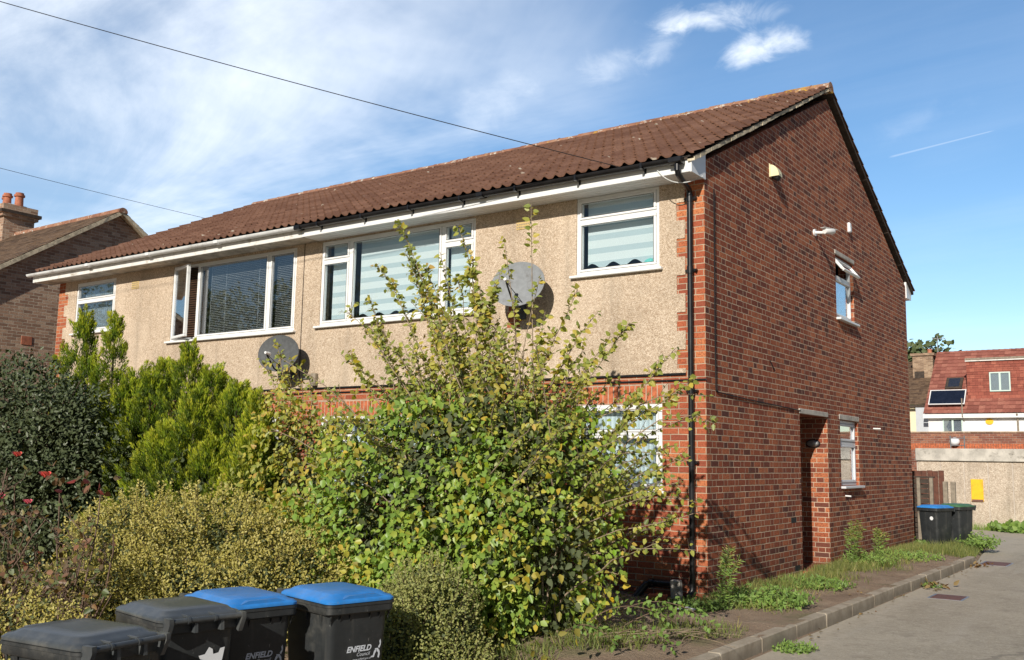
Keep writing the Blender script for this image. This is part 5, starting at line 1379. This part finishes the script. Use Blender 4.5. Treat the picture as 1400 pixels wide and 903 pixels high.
for bx, tipl in ((bases[0], [(-4.15, -6.0, 1.05), (-3.85, -6.0, 1.25), (-4.3, -5.9, .8), (-3.6, -6.0, .85), (-4.0, -6.0, 1.4), (-3.45, -5.9, 1.0)]), (bases[1], [(-2.75, -5.9, 1.0), (-3.1, -5.9, .7), (-2.85, -5.8, 1.25), (-3.3, -5.9, 1.2), (-2.55, -5.85, .9)]), (bases[2], [(-3.7, -5.9, .6), (-4.1, -5.8, .7), (-3.5, -5.8, .6)])):
    for tp in tipl: rose_stem(bx, tp, 2, .010); rose_stem(bx, np.array(tp)*[1, 1, .6]+rng.normal(0, .25, 3)*[1, .5, .6], 2, .008)
mb = MB()
for p, r in polys: mb.tube([Vector(q) for q in p], [r*(1-.5*i/7) for i in range(8)], 5, False)
mb.build('stem', M['stem_red'], ro, True)
lv.build('leaves', M['lf_rose'], ro); lr.build('red_leaves', M['lf_red'], ro)
lr = Leaves()
for c in ((-3.15, -6.0, 1.32), (-2.95, -5.9, 1.33), (-3.55, -6.0, .42), (-2.75, -5.9, 1.3), (-3.85, -6.0, .10)):
    n = 9; lr.add(np.array(c)+rng.normal(0, .07, (n, 3)), rng.normal(size=(n, 3))+[0, 0, -.4], rng.normal(size=(n, 3))+[0, -1, .5], rng.uniform(.06, .09, n), rng.uniform(.04, .055, n), rng.random(n))
lr.build('crimson_leaves', M['lf_red'], ro)
def bloom(c, rad, mat):
    mb = MB(); c = np.array(c)
    for k in range(14):
        a = k*2.4; e = .25+.06*k
        d = np.array([math.cos(a)*e*.8, math.sin(a)*e*.8, 1.15-.03*k]); d = d/np.linalg.norm(d); s = unit(np.cross(d, [0.3, .2, 1])); u = np.cross(s, d)
        L = rad*(.6+.035*k); w = L*.55
        mb.add([c, c+d*L*.5+s*w+u*.1*L, c+d*L+s*w*.6, c+d*L*1.08, c+d*L-s*w*.6, c+d*L*.5-s*w+u*.1*L], [(0, 1, 2, 3), (0, 3, 4, 5)])
    mb.build('bloom', mat, ro, True)
bloom((-3.86, -6.0, 1.50), .055, M['petal']); bloom((-3.38, -6.0, 1.33), .065, M['petal']); bloom((-4.02, -6.05, 1.12), .075, M['petal_pink']); bloom((-3.62, -6.0, 1.10), .05, M['petal_pink'])

# weeds, grass and leaf litter along the gable and kerb
def weed_clump(name, label, c, rad, h, n, size, mat, seed, asp=.45, cat='weed', group=None, cm=.5):
    t = thing(name, label, cat, c, 0, group); lv = Leaves(); r = np.random.default_rng(seed); st = []
    for k in range(n):
        a = r.uniform(0, 6.283); rr = rad*math.sqrt(r.random()); b = np.array([c[0]+rr*.7*math.cos(a), c[1]+rr*.7*math.sin(a), c[2]-.01])
        hh = h*r.uniform(.45, 1.0)*(1-.5*rr/rad); e = b+np.array([math.cos(a)*rr*.5, math.sin(a)*rr*.5, hh]); p = bez(b, (b+e)/2+np.array([0, 0, hh*.2]), e, 5); st.append(p)
        leaf_along(lv, p, .1, size*.42, size, .01, cm, .22, droop=.1, asp=asp)
    stems_mesh('stem', st, .003, .0015, mat_weedstem, t, 3); lv.build('leaves', M[mat], t)
    return t
mat_weedstem = mat_plain('weed_stem', (.12, .15, .05), .7, .25, 20)
GW = 'weed clumps on the verge'
weed_clump('weed_clump', 'lush green weed clump on the verge by the corner, largest one', (.62, .15, 0), .50, .26, 170, .052, 'lf_weed', 1, .4, group=GW)
weed_clump('weed_clump', 'green weed clump before the recessed doorway step', (.55, 2.1, 0), .42, .17, 120, .046, 'lf_weed', 2, .4, group=GW)
weed_clump('weed_clump', 'shaded weed clump at the very foot of the house corner', (.18, -.55, 0), .32, .16, 80, .045, 'lf_weed', 3, .45, group=GW, cm=.3)
weed_clump('weed_clump', 'small weed tuft alone on the road side of the near kerb', (KX+.16, -1.55, -.13), .19, .09, 110, .030, 'lf_weed', 4, .45, group=GW)
weed_clump('weed_clump', 'small weed tuft with brown leaves against the far part of the kerb', (KX+.10, 4.3, -.13), .15, .10, 60, .03, 'lf_weed', 5, .4, group=GW)
weed_clump('weed_clump', 'tall rough weed clump at the foot of the wall past the doorway', (.30, 5.4, 0), .45, .36, 80, .05, 'lf_weed', 6, .25, group=GW, cm=.65)
weed_clump('weed_clump', 'leafy weed clump under the far blue lidded bin', (.05, 9.75, -.05), .25, .24, 30, .09, 'lf_weed', 7, .8, group=GW)
weed_clump('weed_clump', 'scrubby weed clump right of the far bins', (.95, 10.9, -.05), .40, .42, 110, .06, 'lf_weed', 8, .4, group=GW, cm=.6)
weed_clump('weed_clump', 'weed clump midway along the verge below the lower gable window', (.55, 6.9, 0), .50, .22, 90, .048, 'lf_weed', 9, .35, group=GW, cm=.65)
weed_clump('climbing_weed', 'low leafy creeper along the base of the garage wall', (.9, 18.6, -.14), .9, .32, 150, .14, 'lf_weed', 10, .8, cat='creeper')
weed_clump('climbing_weed', 'second low creeper at the garage base beyond the right frame edge', (2.6, 18.6, -.14), .9, .28, 140, .14, 'lf_weed', 12, .8, cat='creeper')
for (c, h, lab, sd) in (((.42, -.55, 0), .72, 'tall feathery goldenrod weed standing before the house corner', 1), ((.22, 4.75, 0), .75, 'tall dry feathery weed just right of the doorway step', 2), ((.25, 6.1, 0), .62, 'thin feathery weed against the wall below the lower gable window', 3)):
    t = thing('tall_weed', lab, 'weed', c, 0, 'tall feathery weeds along the gable'); lv = Leaves(); lf = Leaves(); st = []
    for k in range(5):
        b = np.array(c)+[rng.normal(0, .03), rng.normal(0, .03), -.02]; e = b+np.array([rng.normal(.06, .07), rng.normal(0, .07), h*rng.uniform(.7, 1)]); p = bez(b, (b+e)/2+np.array([0, 0, .1]), e, 8); st.append(p)
        leaf_along(lv, p, .05, .012, .075, .005, .55, .2, droop=.1, asp=.16); leaf_along(lf, p, .72, .005, .03, .05, .5, .3, droop=-.1, asp=.4)
    stems_mesh('stem', st, .004, .002, mat_weedstem, t, 4); lv.build('leaves', M['lf_weed'], t); lf.build('flower_head', M['flower_yellow'], t)
# drooping bramble spray low at the bottom of the shrub
br = thing('bramble', 'arching bramble spray with toothed leaves on the soil near the kerb', 'bramble', (.3, -2.9, 0)); lv = Leaves(); st = []
for (b, m, e) in (((.1, -2.7, .05), (.6, -2.5, .55), (1.12, -2.35, .12)), ((.1, -3.0, .05), (.5, -3.0, .5), (1.0, -2.9, .22)), ((.0, -3.2, 0), (.4, -3.4, .35), (.75, -3.5, .1)), ((.2, -2.6, 0), (.6, -2.2, .35), (.8, -1.9, .15)), ((.4, -3.0, 0), (.7, -3.1, .3), (1.1, -3.1, .05))):
    p = bez(b, m, e, 14); st.append(p); leaf_along(lv, p, .4, .014, .048, .05, .45, .2, asp=.6, droop=.4)
stems_mesh('cane', st, .006, .003, M['stem'], br); lv.build('leaves', M['lf_weed'], br)
st = [bez((.55+rng.normal(0, .2), -2.7+rng.normal(0, .3), .02), (.8, -2.4, .1), (1.0+rng.normal(0, .25), -2.1+rng.normal(0, .35), .04), 6) for _ in range(14)]
t = thing('dry_twigs', 'scatter of pale dry twigs on the shaded soil near the kerb', 'twigs', (.8, -2.4, 0)); stems_mesh('twig', st, .005, .002, M['stem_grey'], t, 4)
# grass strips
def grass(name, pts_fn, n, h, mat, seed, cm):
    r = np.random.default_rng(seed); lv = Leaves(); P = pts_fn(r, n); m = len(P)
    D = np.stack([r.normal(0, .38, m), r.normal(0, .38, m), np.ones(m)], 1); N = np.stack([r.normal(size=m), r.normal(size=m), np.zeros(m)+.1], 1)
    L = h*r.uniform(.4, 1.15, m); lv.add(P, D, N, L, np.full(m, .007)*r.uniform(.7, 1.5, m), r.normal(cm, .25, m))
    o = lv.build(name, M[mat], None, 'blade'); o['kind'] = 'stuff'; tag(o, None, 'grass'); return o
def strip(r, n):
    y = -.6+10.6*r.random(n)**.85; w = .16+.20*np.clip(lump(np.stack([y*0, y*1.3, y*0], 1), 1.6, 4)+.6, 0, 1.6)
    x = .02+np.abs(r.normal(0, 1, n))*w
    k = (x < 1.05) & (lump(np.stack([x*2, y*2, y*0], 1), 2.2, 6) > -.8); x, y = x[k], y[k]
    return np.stack([x, y, [ground_h(a, b)-.01 for a, b in zip(x, y)]], 1)
tag(grass('grass', strip, 15000, .15, 'lf_grass', 1, .42), 'rough yellowing grass along the foot of the gable wall')
def tail(r, n):
    y = 8.2+6.2*r.random(n); ex = np.array([edge_x(q) for q in y]); x = ex-.05-np.abs(r.normal(0, .45, n)); k = x > -.6; x, y = x[k], y[k]
    return np.stack([x, y, [ground_h(a, b)-.01 for a, b in zip(x, y)]], 1)
tag(grass('grass', tail, 6500, .17, 'lf_grass', 2, .3), 'longer green grass around the far bins and kerb end')
def front(r, n):
    x = r.uniform(-.6, 1.2, n); y = r.uniform(-4.6, -1.6, n); k = lump(np.stack([x*2, y*2, y*0], 1), 1.7, 9) > .15; x, y = x[k], y[k]
    return np.stack([x, y, [ground_h(a, b)-.01 for a, b in zip(x, y)]], 1)
tag(grass('grass', front, 5000, .14, 'lf_grass', 3, .25), 'thin grass on the shaded soil under the large shrub')
def gbase(r, n):
    x = r.uniform(-1.9, 5, n); y = 18.55+r.normal(0, .18, n); return np.stack([x, y, np.full(n, -.14)], 1)
tag(grass('grass', gbase, 2500, .22, 'lf_weed', 4, .5), 'green grass line at the base of the garage wall')
def cover(name, label, n, seed, fn, size, mat, cm):
    r = np.random.default_rng(seed); P = fn(r, n); m = len(P); lv = Leaves()
    lv.add(P+np.stack([np.zeros(m), np.zeros(m), r.random(m)*.06], 1), np.stack([r.normal(size=m), r.normal(size=m), r.uniform(0, .5, m)], 1), np.stack([r.normal(0, .3, m), r.normal(0, .3, m), np.ones(m)], 1), size*r.uniform(.5, 1.3, m), size*.5*r.uniform(.6, 1.2, m), r.normal(cm, .25, m))
    o = lv.build(name, M[mat], None); o['kind'] = 'stuff'; tag(o, label, 'ground cover'); return o
def garden(r, n):
    x = r.uniform(-12, .2, n); y = r.uniform(-7.5, -.2, n); return np.stack([x, y, [ground_h(a, b) for a, b in zip(x, y)]], 1)
cover('ground_cover', 'low leafy growth covering the front garden soil', 9000, 5, garden, .07, 'lf_shrub', .35)
def litter(r, n):
    y = r.uniform(-3.5, 8, n); x = np.where(r.random(n) < .6, KX+.02+np.abs(r.normal(0, .10, n)), r.uniform(.1, 1.25, n)); return np.stack([x, y, [(-.125 if a > KX else ground_h(a, b)+.004) for a, b in zip(x, y)]], 1)
def lit2(name, label, n, seed):
    r = np.random.default_rng(seed); P = litter(r, n); m = len(P); lv = Leaves()
    lv.add(P+np.stack([np.zeros(m), np.zeros(m), .004+r.random(m)*.01], 1), np.stack([r.normal(size=m), r.normal(size=m), r.uniform(0, .2, m)], 1), np.stack([r.normal(0, .3, m), r.normal(0, .3, m), np.ones(m)], 1), .05*r.uniform(.4, 1.2, m), .03*r.uniform(.5, 1.2, m), r.random(m))
    o = lv.build(name, M['lf_dry'], None); o['kind'] = 'stuff'; tag(o, label, 'fallen leaves')
lit2('fallen_leaves', 'dry brown leaves scattered on the verge and beside the kerb', 110, 5)
for (x, y, lab) in ((KX+.14, 4.15, 'pile of dry brown leaves on the road by the far weed tuft'), (KX+.1, 7.75, 'pile of dry brown leaves at the far end of the kerb')):
    t = Leaves(); n = 26; t.add(np.stack([x+rng.normal(0, .10, n), y+rng.normal(0, .16, n), -.12+rng.random(n)*.05], 1), rng.normal(size=(n, 3)), rng.normal(size=(n, 3))*.5+[0, 0, 1], rng.uniform(.06, .12, n), rng.uniform(.04, .07, n), rng.random(n))
    o = t.build('leaf_pile', M['lf_dry'], None); tag(o, lab, 'leaf pile', 'piles of dry leaves')
# trees: dark crown behind the cream house, and the street trees mirrored in the windows
def tree(label, base, h, rad, n, leaf, seed, group=None, name='broadleaf_tree'):
    t = thing(name, label, 'tree', base, 0, group); lv = Leaves(); b = np.array(base, float); r = np.random.default_rng(seed); st = []
    for k in range(9):
        a = r.uniform(0, 6.28); c = b+np.array([math.cos(a)*rad*.5, math.sin(a)*rad*.5, h*r.uniform(.5, .85)])
        shell_leaves(lv, c, (rad*.55, rad*.55, h*.17), n//9, leaf, .45, .25, base[2]+h*.2, seed*10+k, freq=1.6, amp=.3, r0=.5, droop=.2, asp=.7, hole=-.5, top_bias=.15)
        st.append(bez(b+np.array([0, 0, h*.25]), (b+c)/2+np.array([0, 0, h*.1]), c, 7))
    mb = MB(); mb.tube([b, b+np.array([0, 0, h*.3]), b+np.array([.1, 0, h*.7])], [.03*h, .022*h, .006*h], 8); mb.build('trunk', M['bark'], t, True)
    stems_mesh('limb', st, .01*h, .003*h, M['bark'], t); lv.build('crown', M['lf_far'], t)
tree('dark green tree crown showing behind the cream house', (-12.6, 64, 0), 11.0, 3.6, 3500, .45, 7)
for (x, y, h, r_, sd) in ((-36, -29, 12.5, 5, 1), (-44, -28, 13.5, 5, 2), (-28, -31, 10.5, 4.5, 3), (-53, -30, 12.5, 5, 4), (-62, -29, 14, 5.5, 5)):
    tree('leafy street tree mirrored in the upper front windows', (x, y, -.4), h, r_, 7000, .22, sd, 'street trees mirrored in the windows')

# ------------------------------------------------------------------ camera
YAW, PITCH, ROLL = R(35.31), R(7.59), R(.98)
fw = Vector((-math.sin(YAW)*math.cos(PITCH), math.cos(YAW)*math.cos(PITCH), math.sin(PITCH)))
rt0 = Vector((math.cos(YAW), math.sin(YAW), 0)); up0 = rt0.cross(fw)
rt = rt0*math.cos(ROLL)+up0*math.sin(ROLL); up = up0*math.cos(ROLL)-rt0*math.sin(ROLL)
cam = bpy.data.cameras.new('camera'); co = bpy.data.objects.new('camera', cam); COL.objects.link(co)
mw = Matrix((rt, up, -fw)).transposed().to_4x4(); mw.translation = (4.645, -10.494, 1.557); co.matrix_world = mw
cam.sensor_width = 36; cam.lens = 1320.1/1400*36; cam.clip_end = 3000; cam.clip_start = .05
scene.camera = co

# ------------------------------------------------------------------ light and sky
SD = Vector((-.215, 1, -.50)).normalized()        # direction the sunlight travels
sun = bpy.data.lights.new('sun', 'SUN'); so = bpy.data.objects.new('sun', sun); COL.objects.link(so)
sun.energy = 5.0; sun.angle = R(.53); sun.color = (1, .93, .82)
so.rotation_euler = SD.to_track_quat('-Z', 'Y').to_euler(); so.location = (0, -30, 30)
elev = math.asin(-SD.z); az = math.atan2(-SD.x, -SD.y)      # clockwise from +Y
world = bpy.data.worlds.new('World'); scene.world = world; world.use_nodes = True
nt = world.node_tree; nt.nodes.clear(); g = NT(nt)
sky = g.n('ShaderNodeTexSky'); sky.sky_type = 'NISHITA'; sky.sun_disc = False; sky.sun_elevation = elev; sky.sun_rotation = az
sky.air_density = 1.0; sky.dust_density = .35; sky.ozone_density = 2.0; sky.altitude = 50
dirv = g.n('ShaderNodeTexCoord').outputs['Generated']
dv = g.vmath('NORMALIZE', dirv); dx, dy, dz = g.sep(dv)
hz = g.math('ADD', g.math('MAXIMUM', dz, 0.0), .12)
pl = g.comb(g.math('DIVIDE', dx, hz), g.math('DIVIDE', dy, hz))
# streaked cirrus, thick toward the west (left of the house)
rot = g.n('ShaderNodeMapping'); g.put(rot.inputs['Vector'], pl); rot.inputs['Rotation'].default_value = (0, 0, R(62)); rot.inputs['Scale'].default_value = (.32, 1.0, 1)
n1 = g.noise(rot.outputs[0], 1.15, 9, .62, .6); n2 = g.noise(pl, .75, 6, .55, .4)
def pdir(x, y):                                   # unit direction for a bearing measured in the survey
    v = fw+rt*((x-700)/1320.1)+up*((451.5-y)/1320.1); return v.normalized()
west = g.smooth(g.vmath('DOT_PRODUCT', dv, tuple(pdir(60, 170))), .80, .985)
ci = g.math('MULTIPLY', g.smooth(g.math('ADD', n1, g.math('MULTIPLY', g.math('SUBTRACT', n2, .5), .7)), .44, .73), g.math('MULTIPLY_ADD', west, .58, .08))
veil = g.math('MULTIPLY', g.smooth(n2, .3, .75), g.math('MULTIPLY', west, .34))
cl = g.math('ADD', ci, veil, clamp=True)
def puff(px, py, sx, sy, ang, dens):
    c = pdir(px, py); e1 = rt*math.cos(R(ang))+up*math.sin(R(ang)); e2 = up*math.cos(R(ang))-rt*math.sin(R(ang))
    a = g.math('DIVIDE', g.math('SUBTRACT', g.vmath('DOT_PRODUCT', dv, tuple(e1)), c.dot(e1)), sx)
    b = g.math('DIVIDE', g.math('SUBTRACT', g.vmath('DOT_PRODUCT', dv, tuple(e2)), c.dot(e2)), sy)
    r2 = g.math('SQRT', g.math('ADD', g.math('MULTIPLY', a, a), g.math('MULTIPLY', b, b)))
    front_ = g.math('GREATER_THAN', g.vmath('DOT_PRODUCT', dv, tuple(c)), .5)
    nn = g.noise(g.vmath('MULTIPLY', dv, (1.0, 1.0, 1.6)), 22, 8, .62, .5); nb_ = g.noise(dv, 9, 4, .5)
    m_ = g.math('ADD', g.math('SUBTRACT', 1.0, r2), g.math('ADD', g.math('MULTIPLY', g.math('SUBTRACT', nn, .5), 2.2), g.math('MULTIPLY', g.math('SUBTRACT', nb_, .5), .8)))
    return g.math('MULTIPLY', g.math('MULTIPLY', g.smooth(m_, .0, 1.35), dens), front_)
for q in ((965, 25, .062, .015, 2, .9), (1050, 63, .052, .017, 8, .92), (905, 66, .036, .018, 25, .34), (835, 92, .045, .022, 12, .36), (690, 135, .07, .03, 30, .22), (1255, 165, .05, .02, 25, .12)):
    cl = g.math('ADD', cl, puff(*q), clamp=True)
# contrail: thin band along a great circle, limited in length
a_, b_ = pdir(1213, 216), pdir(1362, 178); nrm_ = a_.cross(b_).normalized(); mid_ = (a_+b_).normalized(); tl_ = nrm_.cross(mid_).normalized()
dd_ = g.math('ABSOLUTE', g.vmath('DOT_PRODUCT', dv, tuple(nrm_))); al_ = g.vmath('DOT_PRODUCT', dv, tuple(tl_)); h_ = abs((b_-a_).length)/2
sgn_ = 1 if (b_.dot(tl_) > 0) else -1
tpos = g.math('MULTIPLY', al_, sgn_/h_)
wid = g.math('MULTIPLY_ADD', tpos, -.0003, .0009)
tr = g.math('MULTIPLY', g.smooth(g.math('DIVIDE', dd_, wid), 1.2, .2), g.math('MULTIPLY', g.smooth(g.math('ABSOLUTE', tpos), 1.0,   .85), .20))
tr = g.math('MULTIPLY', tr, g.math('GREATER_THAN', g.vmath('DOT_PRODUCT', dv, tuple(mid_)), .5))
cl = g.math('ADD', cl, tr, clamp=True)
skc = g.n('ShaderNodeHueSaturation'); skc.inputs['Saturation'].default_value = 1.17; g.put(skc.inputs['Color'], sky.outputs[0])
col = g.mix(g.math('MULTIPLY', cl, .92), skc.outputs[0], (7.6, 8.1, 8.7))
fac_ = g.math('MULTIPLY_ADD', g.smooth(g.vmath('DOT_PRODUCT', dv, tuple(pdir(700, 250))), -.15, .80), .96, .37)  # added weighting: sky brighter ahead, dimmed elsewhere to cut fill light
col = g.vmath('MULTIPLY', col, g.comb(fac_, fac_, fac_))
bg = g.n('ShaderNodeBackground'); g.put(bg.inputs[0], col); bg.inputs[1].default_value = .115
wo = g.n('ShaderNodeOutputWorld'); nt.links.new(bg.outputs[0], wo.inputs[0])
scene.view_settings.view_transform = 'Standard'; scene.view_settings.look = 'None'; scene.view_settings.exposure = 0; scene.view_settings.gamma = 1
scene.cycles.max_bounces = 8; scene.cycles.transparent_max_bounces = 12
